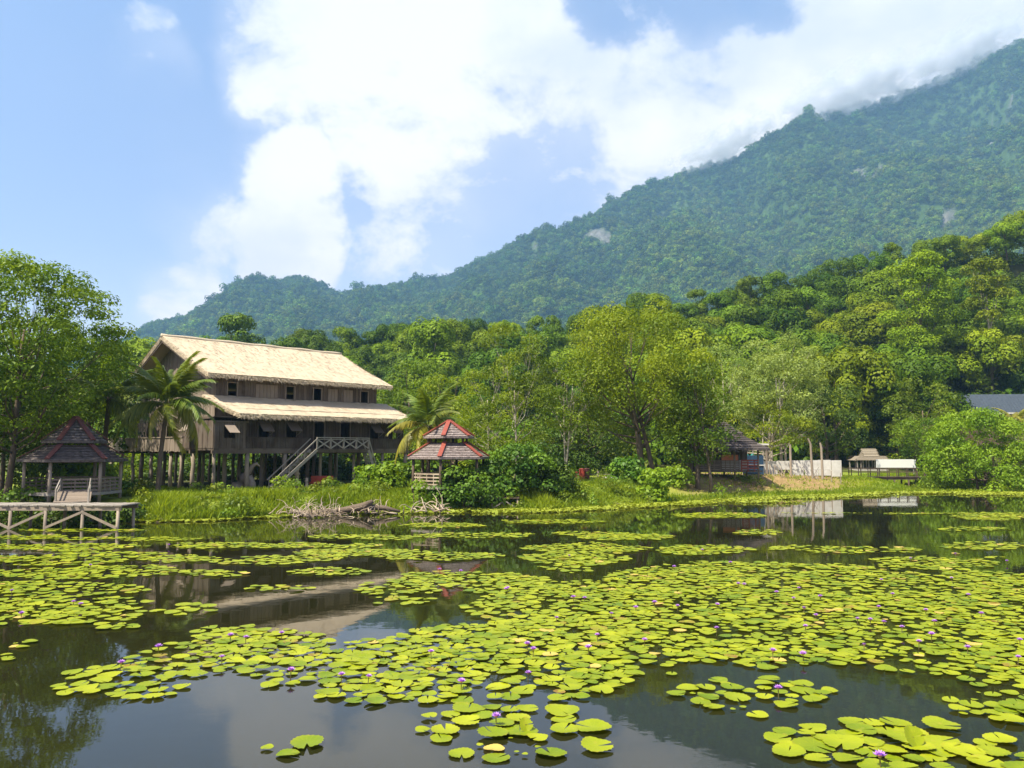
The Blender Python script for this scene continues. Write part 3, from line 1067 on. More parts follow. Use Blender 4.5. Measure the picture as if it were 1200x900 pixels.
def boards(mb, fixed, axis, a0, a1, z0, z1, holes=(), w=.24, th=.05, gap=.008, out=1, ragged=.0, tint=None):
    """wall of upright boards. axis 'x': runs along x at y = fixed; 'y': along y at x = fixed. z0, z1 numbers or functions"""
    a = a0
    while a < a1 - .02:
        ww = min(w * random.uniform(.75, 1.25), a1 - a)
        c = a + ww / 2
        lo = z0(c) if callable(z0) else z0
        hi = z1(c) if callable(z1) else z1
        lo -= random.random() * ragged
        segs = [(lo, hi)]
        for h0, h1, b0, b1 in holes:
            if h0 - .02 < c < h1 + .02:
                ns = []
                for s0, s1 in segs:
                    if b0 > s0:
                        ns.append((s0, min(s1, b0)))
                    if b1 < s1:
                        ns.append((max(s0, b1), s1))
                segs = [s for s in ns if s[1] - s[0] > .02]
        d = random.uniform(0, .03) * out
        t = random.random() if tint is None else tint
        for s0, s1 in segs:
            if axis == 'x':
                mb.box(a + gap, a + ww - gap, fixed - th / 2 + d, fixed + th / 2 + d, s0, s1, t)
            else:
                mb.box(fixed - th / 2 + d, fixed + th / 2 + d, a + gap, a + ww - gap, s0, s1, t)
        a += ww


def longhouse():
    O = at(254, 440, 62)
    ux, uy = .68, .733
    vx, vy = -.733, .68
    base = 1.0
    off = (0, 0, base)
    root = tag(empty('longhouse', (O.x, O.y, base), math.atan2(uy, ux)),
               'tall wooden longhouse on stilts with two tiers of straw-coloured thatched roof', 'longhouse')

    def B():
        return MB(off)

    def uat(px, v):
        a = (px - 600) / F
        return (a * (O.y + vy * v) - O.x - vx * v) / (ux - a * uy)

    def vat(px, u):
        a = (px - 600) / F
        return (a * (O.y + uy * u) - O.x - ux * u) / (vx - a * vy)

    LU, W, RZ, EZ = 15.4, 13.9, 13.45, 9.85
    mid = W / 2
    # upper roof: two slopes
    roof = B()
    thatch_slab(roof, (-1.2, -1.0, EZ), (16.5, -1.0, EZ), (-1.35, mid, RZ), (16.3, mid, RZ), seed=1)
    thatch_slab(roof, (-1.2, W + 1.0, EZ), (16.5, W + 1.0, EZ), (-1.35, mid + .02, RZ), (16.3, mid + .02, RZ), seed=4, nx=50, ny=10)
    ro = roof.build('roof', M['thatch'], root)
    st = B()
    straw(st, (-1.2, -1.0, EZ - .03), (16.5, -1.0, EZ - .03), (0, -1, -.75), 1500, .08, .34)
    for s, y0 in ((1, -1.0), (-1, W + 1.0)):
        straw(st, (-1.22, y0, EZ - .05), (-1.38, mid, RZ - .05), (-1, 0, -.25), 420, .05, .22)
        straw(st, (16.5, y0, EZ - .05), (16.32, mid, RZ - .05), (1, 0, -.25), 420, .05, .22)
    st.build('straw_fringe', M['thatch'], ro)
    rc = B()
    rc.tube([(-1.4, mid, RZ + .02)] + [(x, mid + .04 * math.sin(x * 2), RZ + .03 * math.sin(x * 1.7)) for x in np.linspace(-.8, 15.8, 22)] + [(16.35, mid, RZ)], .17, 8)
    rc.build('ridge_cap', M['thatch'], ro, smooth=True)
    vg = B()
    for y0 in (-.95, W + .95):
        vg.beam((-1.12, y0, EZ - .42), (-1.27, mid, RZ - .42), .06, .28, .4)
    vg.build('barge_board', M['plank_mid'], root)
    # lower roof, a pent roof along the front
    lr = B()
    thatch_slab(lr, (.0, -3.75, 6.72), (17.4, -3.75, 6.72), (-1.1, .03, 8.25), (16.6, .03, 8.25), seed=9, ny=10)
    lo = lr.build('lower_roof', M['thatch'], root)
    st = B()
    straw(st, (.0, -3.75, 6.69), (17.4, -3.75, 6.69), (0, -1, -.75), 1600, .08, .34)
    straw(st, (.0, -3.75, 6.67), (-1.12, 0, 8.2), (-1, 0, -.25), 260, .05, .25)
    straw(st, (17.4, -3.75, 6.67), (16.62, 0, 8.2), (1, 0, -.25), 260, .05, .25)
    st.build('straw_fringe', M['thatch'], lo)
    # floor and beams
    fl = B()
    for x in np.arange(-1.6, 16.8, .4):
        fl.box(x, x + .385, -3.0, 16.3, 4.02, 4.16)
    for y in (-2.9, .6, 4.2, 7.8, 11.4, 16.1):
        fl.box(-1.7, 16.9, y - .1, y + .1, 3.78, 4.017)
    fl.build('floor', M['plank_mid'], root)
    # upper front wall with its small windows
    wz0, wz1 = 7.75, 9.7
    ups = [(uat(271, 0), 'open'), (uat(339, 0), 'open'), (uat(371, 0), 'open'), (uat(426, 0), 'open')]
    holes = [(u - .40, u + .40, 8.22, 9.28) for u, _ in ups]
    w1 = B()
    boards(w1, 0, 'x', 0, LU, 6.3, wz1 + .1, holes, out=-1)
    w1.build('front_wall', M['plank_mid'], root)
    for u, _ in ups:
        f = B()
        y = -.045
        for a in (u - .43, u + .43):
            f.box(a - .05, a + .05, y - .05, y + .03, 8.15, 9.35, .7)
        f.box(u - .48, u + .48, y - .055, y + .03, 9.29, 9.37, .7)
        f.box(u - .5, u + .5, y - .12, y + .03, 8.12, 8.2, .7)
        f.build('window', M['plank_grey'], root)
    for px in (305, 318, 389, 407):
        u = uat(px, 0)
        p = B()
        for k in range(3):
            p.box(u - .5 + k * .33, u - .5 + k * .33 + .31, -.10, -.055, 8.05, 9.32, .55 + .4 * random.random())
        p.build('shutter', M['plank_grey'], root)
    # lower front wall, doors and awning windows
    VF = -2.45
    wins = [uat(p, VF) for p in (309, 341, 438, 460)]
    doors = [uat(p, VF) for p in (373.5, 404)]
    holes = [(u - .46, u + .46, 5.0, 6.2) for u in wins] + [(u - .47, u + .47, 4.2, 6.45) for u in doors]
    w2 = B()
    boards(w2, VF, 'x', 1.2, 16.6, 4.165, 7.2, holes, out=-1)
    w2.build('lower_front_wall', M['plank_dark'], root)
    for u in wins:
        f = B()
        for a in (u - .5, u + .5):
            f.box(a - .05, a + .05, VF - .10, VF - .035, 4.95, 6.28, .5)
        f.box(u - .55, u + .55, VF - .105, VF - .035, 6.2, 6.29, .5)
        f.box(u - .55, u + .55, VF - .14, VF - .035, 4.92, 5.0, .5)
        fo = f.build('window', M['plank_mid'], root)
        s = B()
        ang = math.radians(random.uniform(42, 56))
        p0, L = Vector((u, VF - .12, 6.2)), 1.05
        e = p0 + Vector((0, -math.sin(ang) * L, -math.cos(ang) * L))
        s.beam(p0, e, .98, .04, .75, up=(0, .5, .5))
        s.build('shutter', M['plank_mid'], fo)
        s2 = B()
        s2.beam((u + .4, VF - .1, 5.1), e + Vector((.4, 0, .03)), .03)
        s2.build('prop_stick', M['rail'], fo)
    for u in doors:
        f = B()
        for a in (u - .52, u + .52):
            f.box(a - .06, a + .06, VF - .11, VF - .035, 4.17, 6.5, .6)
        f.box(u - .6, u + .6, VF - .115, VF - .035, 6.45, 6.56, .6)
        f.build('door_frame', M['plank_mid'], root)
    # front ledge parapet
    pp = B()
    bal0, bal1 = uat(364, -3.2), uat(424, -3.2)
    boards(pp, -2.98, 'x', 1.0, bal0 - .1, 4.165, 4.95, out=-1)
    boards(pp, -2.98, 'x', bal1 + .1, 16.8, 4.165, 4.95, out=-1)
    pp.box(1.0, bal0 - .1, -3.06, -2.9, 4.953, 5.03, .5)
    pp.box(bal1 + .1, 16.8, -3.06, -2.9, 4.953, 5.03, .5)
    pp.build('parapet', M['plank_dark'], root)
    # corner bay with its own awnings
    by = B()
    ub = uat(268, -3.0)
    boards(by, -2.98, 'x', -1.6, .98, 4.165, 6.1, [(ub - .3, ub + .4, 4.95, 5.85)], out=-1)
    vb = 0.35
    boards(by, -1.6, 'y', -2.95, 1.6, 4.165, 6.35, [(vb - .55, vb + .45, 5.1, 6.1)], out=-1)
    by.box(-1.7, 1.1, -3.1, -2.9, 6.1, 6.2, .8)
    by.box(-1.72, -1.52, -2.9, 1.7, 6.353, 6.45, .8)
    by.box(-1.68, 1.02, -3.07, 1.6, 6.455, 6.52, .4)
    bo = by.build('corner_bay', M['plank_mid'], root)
    s = B()
    s.beam((ub + .05, -3.05, 5.9), (ub + .05, -3.95, 5.3), .8, .04, .8, up=(0, .5, .5))
    s.build('shutter', M['plank_grey'], bo)
    s = B()
    s.beam((-1.68, vb - .05, 6.15), (-2.5, vb - .05, 5.45), 1.1, .04, .8, up=(.5, 0, .5))
    s.build('shutter', M['plank_grey'], bo)
    # gable end
    gz_roof = lambda v: EZ - .42 + (RZ - EZ) * (1 - abs(v - mid) / (mid + 1.0))
    vw = [vat(240, 0), vat(172, 0), 4.4, 8.8]
    gw = B()
    boards(gw, 0, 'y', .0, W, 6.2, gz_roof, [(v - .4, v + .4, 8.2, 9.3) for v in vw[1:]], out=-1)
    gw.build('gable_wall', M['plank_grey'], root)
    gl = B()
    boards(gl, -.1, 'y', .03, W + .8, 4.165, 6.45, [(v - .5, v + .5, 4.9, 6.0) for v in (4.2, 7.5, 11.5)], out=-1)
    gl.build('lower_gable_wall', M['plank_mid'], root)
    for v in vw[1:]:
        f = B()
        for a in (v - .45, v + .45):
            f.box(-.1, -.04, a - .05, a + .05, 8.15, 9.35, .6)
        f.box(-.11, -.04, v - .5, v + .5, 9.3, 9.38, .6)
        f.build('window', M['plank_grey'], root)
    rails = B()
    for z in (6.5, 8.0, 9.6):
        rails.box(-.16, -.06, -.05, W, z, z + .12, .6)
    rails.build('cross_rail', M['plank_mid'], root)
    gp = B()
    boards(gp, -1.72, 'y', 1.62, 16.3, 4.0, 5.0, out=-1, ragged=.12)
    gp.box(-1.82, -1.64, 1.62, 16.35, 5.003, 5.08, .9)
    gp.build('gallery_parapet', M['plank_grey'], root)
    # far walls
    fw = B()
    boards(fw, LU, 'y', -2.4, W, 4.165, lambda v: gz_roof(v) if v > .2 else 6.6 + max(0, v + 2.4) * .4, out=1, w=.5)
    boards(fw, W, 'x', 0, LU, 4.165, EZ - .1, out=1, w=.5)
    boards(fw, 0.06, 'y', -2.4, 0, 4.165, lambda v: 7.0 + (v + 2.4) * .36, out=1, w=.3)
    fw.build('back_wall', M['plank_mid'], root)
    # stilts
    k = 0
    for u in (-1.45, 1.2, 4.4, 7.7, 11.0, 14.0, 16.6):
        for v in (-2.8, .6, 4.2, 7.8, 11.4, 16.0):
            X = O.x + ux * u + vx * v
            Y = O.y + uy * u + vy * v
            g = gz1(X, Y)
            p = B()
            r = .155 * random.uniform(.8, 1.2)
            j = lambda: random.gauss(0, .035)
            p.tube([(u + j(), v + j(), g - .3), (u + j(), v + j(), g + 1.2), (u + j(), v + j(), 2.9), (u, v, 3.775)], [r * 1.1, r, r * .95, r * .9], 9)
            p.build('stilt', M['post'], root, smooth=True)
    for v in (2.4, 6.0, 9.6, 13.6):                 # thinner props of the gallery
        X, Y = O.x + ux * -1.5 + vx * v, O.y + uy * -1.5 + vy * v
        g = gz1(X, Y)
        p = B()
        p.tube([(-1.6, v, g - .3), (-1.5 + random.gauss(0, .08), v + random.gauss(0, .1), 2.6), (-1.5, v, 3.776)], [.13, .11, .10], 8)
        p.build('stilt', M['post'], root, smooth=True)
    # balcony and stairs
    dk = B()
    for x in np.arange(bal0, bal1, .25):
        dk.box(x, min(x + .24, bal1), -4.25, -3.06, 4.04, 4.12)
    dk.box(bal0, bal1, -4.2, -4.1, 3.86, 4.037, .4)
    dk.build('balcony', M['plank_mid'], root)
    rl = B()
    n = 4
    xs = np.linspace(bal0, bal1, n + 1)
    for x in xs:
        rl.box(x - .05, x + .05, -4.27, -4.17, 4.12, 5.0, .6)
    for a, b in zip(xs[:-1], xs[1:]):
        rl.beam((a + .05, -4.22, 4.2), (b - .05, -4.22, 4.86), .045, .1, .9)
        rl.beam((a + .05, -4.18, 4.86), (b - .05, -4.18, 4.2), .045, .1, .9)
    rl.box(bal0 - .05, bal1 + .05, -4.29, -4.15, 5.0, 5.07, .9)
    rl.box(bal0, bal1, -4.24, -4.2, 4.87, 4.93, .9)
    rl.build('balustrade', M['rail'], root)
    for (ua, ub_, z1, wd, nm) in ((bal0, uat(318, -3.7), 1.0, .9, 'stair'), (bal1, uat(441, -3.7), 2.0, .8, 'stair')):
        X, Y = O.x + ux * ub_ + vx * -3.7, O.y + uy * ub_ + vy * -3.7
        zb = gz1(X, Y) if z1 < 1.5 else gz1(X, Y)
        s = B()
        for v in (-4.2, -4.2 + wd):
            s.beam((ua, v, 4.05), (ub_, v, zb), .07, .24, .8)
        for i in range(1, 12):
            t = i / 12
            u = ua + (ub_ - ua) * t
            z = 4.05 + (zb - 4.05) * t
            s.box(u - .13, u + .13, -4.16, -4.24 + wd, z, z + .05)
        so_ = s.build(nm, M['rail'], root)
        h = B()
        for v in (-4.24, -4.16 + wd):
            h.beam((ua, v, 4.95), (ub_, v, zb + .75), .06, .08, .7)
            for t in (.3, .65, .95):
                u = ua + (ub_ - ua) * t
                z = 4.05 + (zb - 4.05) * t
                h.beam((u, v, z), (u, v, z + .85), .05, .05, .6)
        h.build('handrail', M['rail'], so_)
    return root, (O, ux, uy, vx, vy)


LH, LHF = longhouse()


def lh_point(px, v):
    O, ux, uy, vx, vy = LHF
    a = (px - 600) / F
    u = (a * (O.y + vy * v) - O.x - vx * v) / (ux - a * uy)
    x, y = O.x + ux * u + vx * v, O.y + uy * u + vy * v
    return Vector((x, y, gz1(x, y)))


# ---------------------------------------------------------------- gazebos
def gazebo(label, loc, R, floor, eave, neck_r, neck_z0, neck_z1, top_r, top_z, apex, shingle, cap, post, rot=0.0, sides=6, steps=True, legs=True, rail_mat='rail', rail_h=.85):
    root = tag(empty('gazebo', loc, rot), label, 'gazebo')

    def ring(r, z):
        return [Vector((r * math.cos(2 * math.pi * k / sides), r * math.sin(2 * math.pi * k / sides), z)) for k in range(sides)]

    def tier(name, r0, z0, r1, z1, th=.10):
        mb = MB()
        lo, hi = ring(r0, z0), ring(r1, z1)
        for k in range(sides):
            a, b, c, d = lo[k], lo[(k + 1) % sides], hi[(k + 1) % sides], hi[k]
            rows, cols = 9, 11
            for j in range(rows):
                for i in range(cols):
                    def P(u, v):
                        return a.lerp(b, u).lerp(d.lerp(c, u), v)
                    v0, v1 = j / rows, (j + 1.15) / rows
                    sh = (.5 if j % 2 else 0) / cols
                    u0, u1 = max(0, i / cols - sh), min(1, (i + 1) / cols - sh)
                    lift = Vector((0, 0, .05 + .02 * random.random()))
                    mb.add([P(u0, v0) + lift, P(u1, v0) + lift, P(u1, min(1, v1)), P(u0, min(1, v1))], [(0, 1, 2, 3)])
            dn = Vector((0, 0, -th))
            mb.add([a + dn, b + dn, c + dn, d + dn], [(3, 2, 1, 0)], .1)
            mb.add([a + Vector((0, 0, .05)), b + Vector((0, 0, .05)), b + dn, a + dn], [(3, 2, 1, 0)], .1)
        ro = mb.build(name, M[shingle], root)
        for k in range(sides):
            c = MB()
            c.beam(lo[k] + Vector((0, 0, .10)), hi[k] + Vector((0, 0, .10)), .30, .06, .5)
            c.build('ridge_cap', M[cap], ro)
    tier('upper_roof', top_r, top_z, .06, apex)
    tier('lower_roof', R, eave, neck_r, neck_z0)
    nk = MB()
    lo, hi = ring(neck_r * .92, neck_z0 - .15), ring(neck_r * .92, neck_z1)
    for k in range(sides):
        nk.beam(lo[k], hi[k], .14, .14)
        nk.beam(hi[k], hi[(k + 1) % sides], .10, .14)
        nk.beam(lo[k].lerp(hi[k], .15), lo[(k + 1) % sides].lerp(hi[(k + 1) % sides], .15), .08, .22)
    nk.build('neck', M['dark_wood'], root)
    pr = R * .86
    for p in ring(pr, 0):
        q = MB()
        q.tube([(p.x, p.y, -.3), (p.x, p.y, eave + .12)], [.11, .10], 8)
        q.build('post', M[post], root, smooth=True)
    f = MB()
    corner = ring(pr + .12, floor)
    cb = ring(pr + .12, floor - .16)
    f.add(corner + cb, [tuple(range(sides)), tuple(range(sides, 2 * sides))[::-1]] + [(k, k + sides, (k + 1) % sides + sides, (k + 1) % sides) for k in range(sides)])
    f.build('floor', M['deck'], root)
    tb = MB()
    rg = ring(pr, eave - .05)
    for k in range(sides):
        tb.beam(rg[k], rg[(k + 1) % sides], .1, .18)
    tb.build('tie_beam', M['dark_wood'], root)
    front = min(range(sides), key=lambda k: (lambda m: (Matrix.Rotation(rot, 3, 'Z') @ m).y)((rg[k] + rg[(k + 1) % sides]) / 2))
    for k in range(sides):
        if steps and k == front:
            continue
        a, b = ring(pr, floor)[k], ring(pr, floor)[(k + 1) % sides]
        r = MB()
        for h in np.linspace(.15, rail_h, 4):
            r.beam(a + Vector((0, 0, h)), b + Vector((0, 0, h)), .04, .09)
        for t in (.25, .5, .75):
            p = a.lerp(b, t)
            r.beam(p, p + Vector((0, 0, rail_h + .05)), .06, .06)
        r.build('railing', M[rail_mat], root)
    return root


p = at(86, 560, 50)
gb = gz1(p.x, p.y)
gazebo('dark two-tier shingle-roofed gazebo on the lakeside beside the boardwalk', (p.x, p.y, gb), 3.05, 1.50 - gb, 3.42 - gb, 1.62, 4.30 - gb, 4.60 - gb, 1.85, 4.55 - gb, 6.02 - gb,
       'shingle', 'red_dark', 'post', rot=math.radians(31), rail_mat='plank_grey', rail_h=.8)
p = at(526, 560, 57)
gb = gz1(p.x, p.y)
gazebo('bleached two-tier gazebo with bright red ridge caps beside the yellowing palm', (p.x, p.y, gb), 3.0, 1.55 - gb, 3.52 - gb, 1.42, 4.50 - gb, 4.98 - gb, 1.9, 4.95 - gb, 6.05 - gb,
       'shingle_light', 'red_cap', 'dark_wood', rot=math.radians(-98), rail_mat='drift', rail_h=.85)

# ---------------------------------------------------------------- boardwalk on the left
def boardwalk():
    d = 41.5
    z = 1.22
    xr = at(164, 600, d + 2).x
    root = tag(empty('boardwalk', (xr - 6, d, 0)), 'grey plank boardwalk on braced posts over the water in front of the dark gazebo', 'boardwalk')
    off = (xr - 6, d, 0)
    mb = MB(off)
    x = xr - 14
    while x < xr:
        w = random.uniform(.16, .22)
        mb.box(x, min(x + w, xr), d - .05 + random.uniform(-.05, .04), d + 2.0, z - .06, z + random.uniform(-.01, .012))
        x += w + .012
    mb.build('deck', M['deck'], root)
    e = MB(off)
    e.box(xr - 14, xr - .05, d, d + .1, z - .28, z - .065, .8)
    e.box(xr - 14, xr - .05, d + 1.8, d + 1.9, z - .28, z - .065, .3)
    e.build('edge_beam', M['post'], root)
    xs = [xr - .25, xr - 2.05, xr - 3.95, xr - 5.75, xr - 7.6, xr - 9.5, xr - 11.4]
    for i, x in enumerate(xs):
        for y in (d + .05, d + 1.85):
            q = MB(off)
            q.tube([(x, y, -1.0), (x + random.gauss(0, .03), y, z - .285)], [.085, .08], 8, tint=random.random())
            q.build('post', M['post'], root, smooth=True)
    for a, b, up in ((0, 1, 0), (1, 2, 1), (2, 3, 1), (3, 4, 0), (4, 5, 1), (5, 6, 0)):
        q = MB(off)
        za, zb = (z - .35, .05) if up else (.05, z - .35)
        q.beam((xs[a], d + .0, za), (xs[b], d + .0, zb), .05, .12, .7)
        q.build('brace', M['post'], root)
    q = MB(off)
    q.beam((xs[0], d - .02, .05), (xs[1], d - .02, z - .35), .05, .12, .7)
    q.build('brace', M['post'], root)
    # ramp of planks leading up to the gazebo
    p0, p1 = at(84, 592, d + 2.0), at(88, 578, 47.6)
    r = tag(empty('ramp', (p0.x, p0.y, z)), 'short sloping plank ramp with rails between the boardwalk and dark gazebo', 'ramp')
    off = (p0.x, p0.y, z)
    m2 = MB(off)
    n = 14
    for i in range(n):
        a, b = Vector((p0.x, p0.y, z + .02)).lerp(Vector((p1.x, p1.y, 1.62)), i / n), Vector((p0.x, p0.y, z + .02)).lerp(Vector((p1.x, p1.y, 1.62)), (i + .93) / n)
        m2.beam(a, b, 1.75, .05)
    m2.build('deck', M['plank_grey'], r)
    for s in (-.88, .88):
        q = MB(off)
        q.beam((p0.x + s, p0.y, z), (p0.x + s, p0.y, z + .75), .08)
        q.beam((p1.x + s, p1.y, 1.6), (p1.x + s, p1.y, 2.4), .08)
        q.beam((p0.x + s, p0.y, z + .72), (p1.x + s, p1.y, 2.35), .05, .08)
        q.beam((p0.x + s, p0.y, z + .42), (p1.x + s, p1.y, 2.0), .05, .07)
        q.build('railing', M['rail'], r)


boardwalk()

# small dark jetty under the bushes
def jetty():
    p = at(592, 590, 55.5)
    root = tag(empty('jetty', (p.x, p.y, 0)), 'small dark wooden platform with cross braces at the water edge below bushes', 'jetty')
    off = (p.x, p.y, 0)
    mb = MB(off)
    for i in range(9):
        mb.box(p.x - 1.0 + i * .22, p.x - .8 + i * .22, p.y - .2, p.y + 1.3, .72, .79)
    mb.build('deck', M['dark_wood'], root)
    for dx in (-.9, -.1, .85):
        q = MB(off)
        q.tube([(p.x + dx, p.y - .1, -.8), (p.x + dx, p.y - .1, .717)], .06, 7)
        q.build('post', M['post'], root, smooth=True)
    for a, b in ((-.9, .0), (.85, -.05)):
        q = MB(off)
        q.beam((p.x + a, p.y - .17, .05), (p.x + b, p.y - .17, .6), .04, .09)
        q.build('brace', M['rail'], root)


jetty()

# ---------------------------------------------------------------- hut, hoardings, poles
M['thatch_dark'] = wood_mat('dark wet thatch', (.035, .028, .026), (.10, .083, .078), grain=(14, 14, 2), bump=.6)


def hut():
    d = 77
    c = at(841, 555, d)
    b = gz1(c.x, c.y)
    root = tag(empty('hut', (c.x, c.y, b)), 'open lakeside hut with dark hipped thatch roof half hidden by a tree', 'hut')
    fl = .55
    mb = MB()
    mb.box(-3.4, 3.7, -1.8, 2.4, fl - .15, fl, .5)
    mb.build('floor', M['plank_mid'], root)
    for x in (-3.2, -1.2, 1.2, 3.4):
        for y in (-1.6, 2.2):
            q = MB()
            q.tube([(x, y, -.4), (x, y, 2.9)], .09, 8)
            q.build('post', M['post'], root, smooth=True)
    # two-tier hipped roof
    for nm, hx, hy, z0, tx, ty, z1 in (('lower_roof', 4.1, 3.0, 2.55, 1.7, 1.0, 4.05), ('upper_roof', 2.1, 1.4, 4.0, .5, .05, 5.3)):
        r = MB()
        A = [(-hx, -hy, z0), (hx, -hy, z0), (hx, hy, z0), (-hx, hy, z0)]
        T = [(-tx, -ty, z1), (tx, -ty, z1), (tx, ty, z1), (-tx, ty, z1)]
        for k in range(4):
            a, b2, c2, d2 = (Vector(q) for q in (A[k], A[(k + 1) % 4], T[(k + 1) % 4], T[k]))
            for j in range(7):
                lift = Vector((0, 0, .07))
                r.add([a.lerp(d2, j / 7) + lift, b2.lerp(c2, j / 7) + lift, b2.lerp(c2, (j + 1.1) / 7), a.lerp(d2, (j + 1.1) / 7)], [(0, 1, 2, 3)])
            dn = Vector((0, 0, -.12))
            r.add([a + dn, b2 + dn, c2 + dn, d2 + dn], [(3, 2, 1, 0)])
            r.add([a + Vector((0, 0, .07)), b2 + Vector((0, 0, .07)), b2 + dn, a + dn], [(3, 2, 1, 0)])
        r.add(T, [(0, 1, 2, 3)])
        ro = r.build(nm, M['thatch_dark'], root)
        s = MB()
        for k in range(4):
            a, b2 = Vector(A[k]), Vector(A[(k + 1) % 4])
            o = (a + b2) / 2
            o.z = -1.2
            straw(s, a, b2, o, 160, .1, .3, .03)
        s.build('straw_fringe', M['thatch_old'], ro)
    w = MB()
    boards(w, 1.9, 'x', -3.2, 3.4, fl, 2.5, [(-.9, .4, 1.3, 2.2)], w=.3)
    boards(w, -3.2, 'y', -.2, 1.9, fl, 2.4, w=.3)
    w.build('back_wall', M['plank_mid'], root)
    r = MB()
    for x0, x1 in ((-2.2, -.2), (-.1, 1.6)):
        for z in (fl + .1, fl + .3, fl + .5, fl + .7, fl + .88):
            r.beam((x0, -1.72, z), (x1, -1.72, z), .04, .11)
        for x in np.linspace(x0, x1, 5):
            r.beam((x, -1.66, fl), (x, -1.66, fl + .95), .06, .06)
    r.build('railing', M['plank_grey'], root)
    # boards and goods inside and beside
    def prop(name, label, cat, parts):
        rt = tag(empty(name, (c.x, c.y, b + fl)), label, cat)
        for nm, mat, fn in parts:
            q = MB()
            fn(q)
            q.build(nm, M[mat], rt)
    def counter(q):
        q.box(.2, 2.6, -.95, -.85, .0, .85)
        q.box(.1, 2.7, -1.05, -.45, .853, .93)
    prop('counter', 'orange panelled counter under the dark hut roof', 'counter', [('panel', 'orange', lambda q: q.box(.15, 1.7, -1.02, -.96, .92 - .05 + .07, 1.45)), ('top', 'white', counter)])
    def rack(q):
        for x in (1.75, 2.35, 2.95):
            q.box(x - .05, x + .05, -1.95, -1.85, -.1, .9)
        for z in (.15, .4, .65, .88):
            q.box(1.7, 3.3, -1.99, -1.952, z, z + .13)
    prop('red_barrier', 'red slatted barrier on the right of hut railing', 'barrier', [('slats', 'red_cap', rack)])
    return c, b


HC, HB = hut()


def std(name, label, cat, px, d, parts, group=None, dz=0.0, py=555):
    """a thing standing on the ground at photo column px and depth d; parts = [(name, material, function(MB))]"""
    q = at(px, py, d)
    root = tag(empty(name, (q.x, d, gz1(q.x, d) + dz)), label, cat, group)
    for nm, mat, fn in parts:
        mb = MB()
        fn(mb)
        mb.build(nm, M[mat], root)
    return root


def blue_part(m):
    for i in range(14):
        x = -1.05 + i * .15
        m.box(x, x + .14, -.03 + .02 * (i % 2), .03 + .02 * (i % 2), .05, 1.95, .3 + .4 * (i % 2))


std('hoarding', 'dark blue corrugated hoarding between the hut and the white hoarding', 'hoarding', 883, 81, [
    ('panel', 'blue', blue_part),
    ('rail', 'white', lambda m: m.box(-1.1, 1.1, -.1, -.035, .92, 1.02)),
    ('post', 'rail', lambda m: [m.box(x - .05, x + .05, .06, .14, 0, 2.0) for x in (-1.0, 0, 1.0)])])
std('tarpaulin', 'crumpled teal tarpaulin hanging behind dark blue hoarding', 'tarpaulin', 872, 82.5, [
    ('sheet', 'teal', lambda m: [m.add([(-1.1 + i * .3, .12 * math.sin(i * 1.7), 1.15), (-.8 + i * .3, .12 * math.sin(i * 1.7 + 1.7), 1.1), (-.8 + i * .3, .2 * math.cos(i * 1.3), 2.25 - .2 * (i % 3)), (-1.1 + i * .3, .2 * math.cos(i * 1.3 - 1.3), 2.25 - .2 * ((i - 1) % 3))], [(0, 1, 2, 3)]) for i in range(7)]),
    ('pole', 'rail', lambda m: [m.box(-1.3, -1.2, 0, .1, 0, 2.7), m.box(.9, 1.0, 0, .1, 0, 2.7), m.box(-1.3, 1.0, .1, .18, 2.62, 2.7)])])
std('canopy', 'small white flat canopy on posts right of the hut roof', 'canopy', 888, 84, [
    ('roof', 'white', lambda m: m.box(-1.2, 1.0, -.8, .8, 2.95, 3.12)),
    ('post', 'post', lambda m: [m.box(.7, .88, -.6, -.42, 0, 2.947)]),
    ('post', 'post', lambda m: [m.box(-1.0, -.86, .4, .55, 0, 2.947)])])


def wall_parts(m):
    x = -4.3
    for w, h in ((1.5, 1.42), (1.6, 1.45), (1.5, 1.5), (1.4, 1.52), (1.4, 1.55)):
        m.box(x, x + w - .02, -.05, .05, .62, h + .1)
        x += w


std('hoarding', 'long white panel hoarding on the lake bank behind bare poles', 'hoarding', 940, 86, [
    ('upper_panel', 'white', wall_parts),
    ('lower_panel', 'white', lambda m: [m.box(x, x + 1.38, -.10, -.055, .0, .60) for x in (-4.0, -1.2, .3, 1.72)]),
    ('end_panel', 'white', lambda m: m.box(3.12, 4.15, -.16, -.06, -.1, 1.62)),
    ('post', 'post', lambda m: [m.box(x - .05, x + .05, .055, .14, -.2, 1.6) for x in (-4, -2.4, -.8, .8, 2.4, 4)])])
for px, top, lb, tilt in ((927, 521, 'bare weathered pole, leftmost of three in front of the white hoarding', .0), (951, 514, 'bare pole with bent top, middle of three in front of the white hoarding', .12), (963.5, 519, 'bare upright pole, rightmost of three in front of the white hoarding', .05)):
    d = 83.5
    h = at(px, top, d).z - gz1(at(px, top, d).x, d)
    std('pole', lb, 'pole', px, d, [('shaft', 'post', lambda m, h=h, tilt=tilt: m.tube([(tilt, 0, -.4), (tilt * .3, 0, h * .5), (0, 0, h * .85), (-tilt * 2.2, 0, h)], [.13, .12, .11, .09], 8))])


def sticks(m):
    for i in range(7):
        a = random.uniform(-1.2, 1.2)
        m.tube([(a, random.uniform(-.4, .2), 0), (a + random.uniform(-.9, .9), random.uniform(-.2, .4), random.uniform(.5, 1.3))], [.035, .025], 5)


std('stick_pile', 'loose grey sticks leaning at the foot of the bare poles', 'sticks', 945, 82.5, [('sticks', 'rail', sticks)])
std('stick_pile', 'dark tangled sticks lying on brown bank beneath the white hoarding', 'sticks', 916, 81.5, [('sticks', 'drift', sticks)])


def paling(m):
    m.tube([(0, 0, -.2), (.02, .02, 1.1)], [.05, .045], 6)


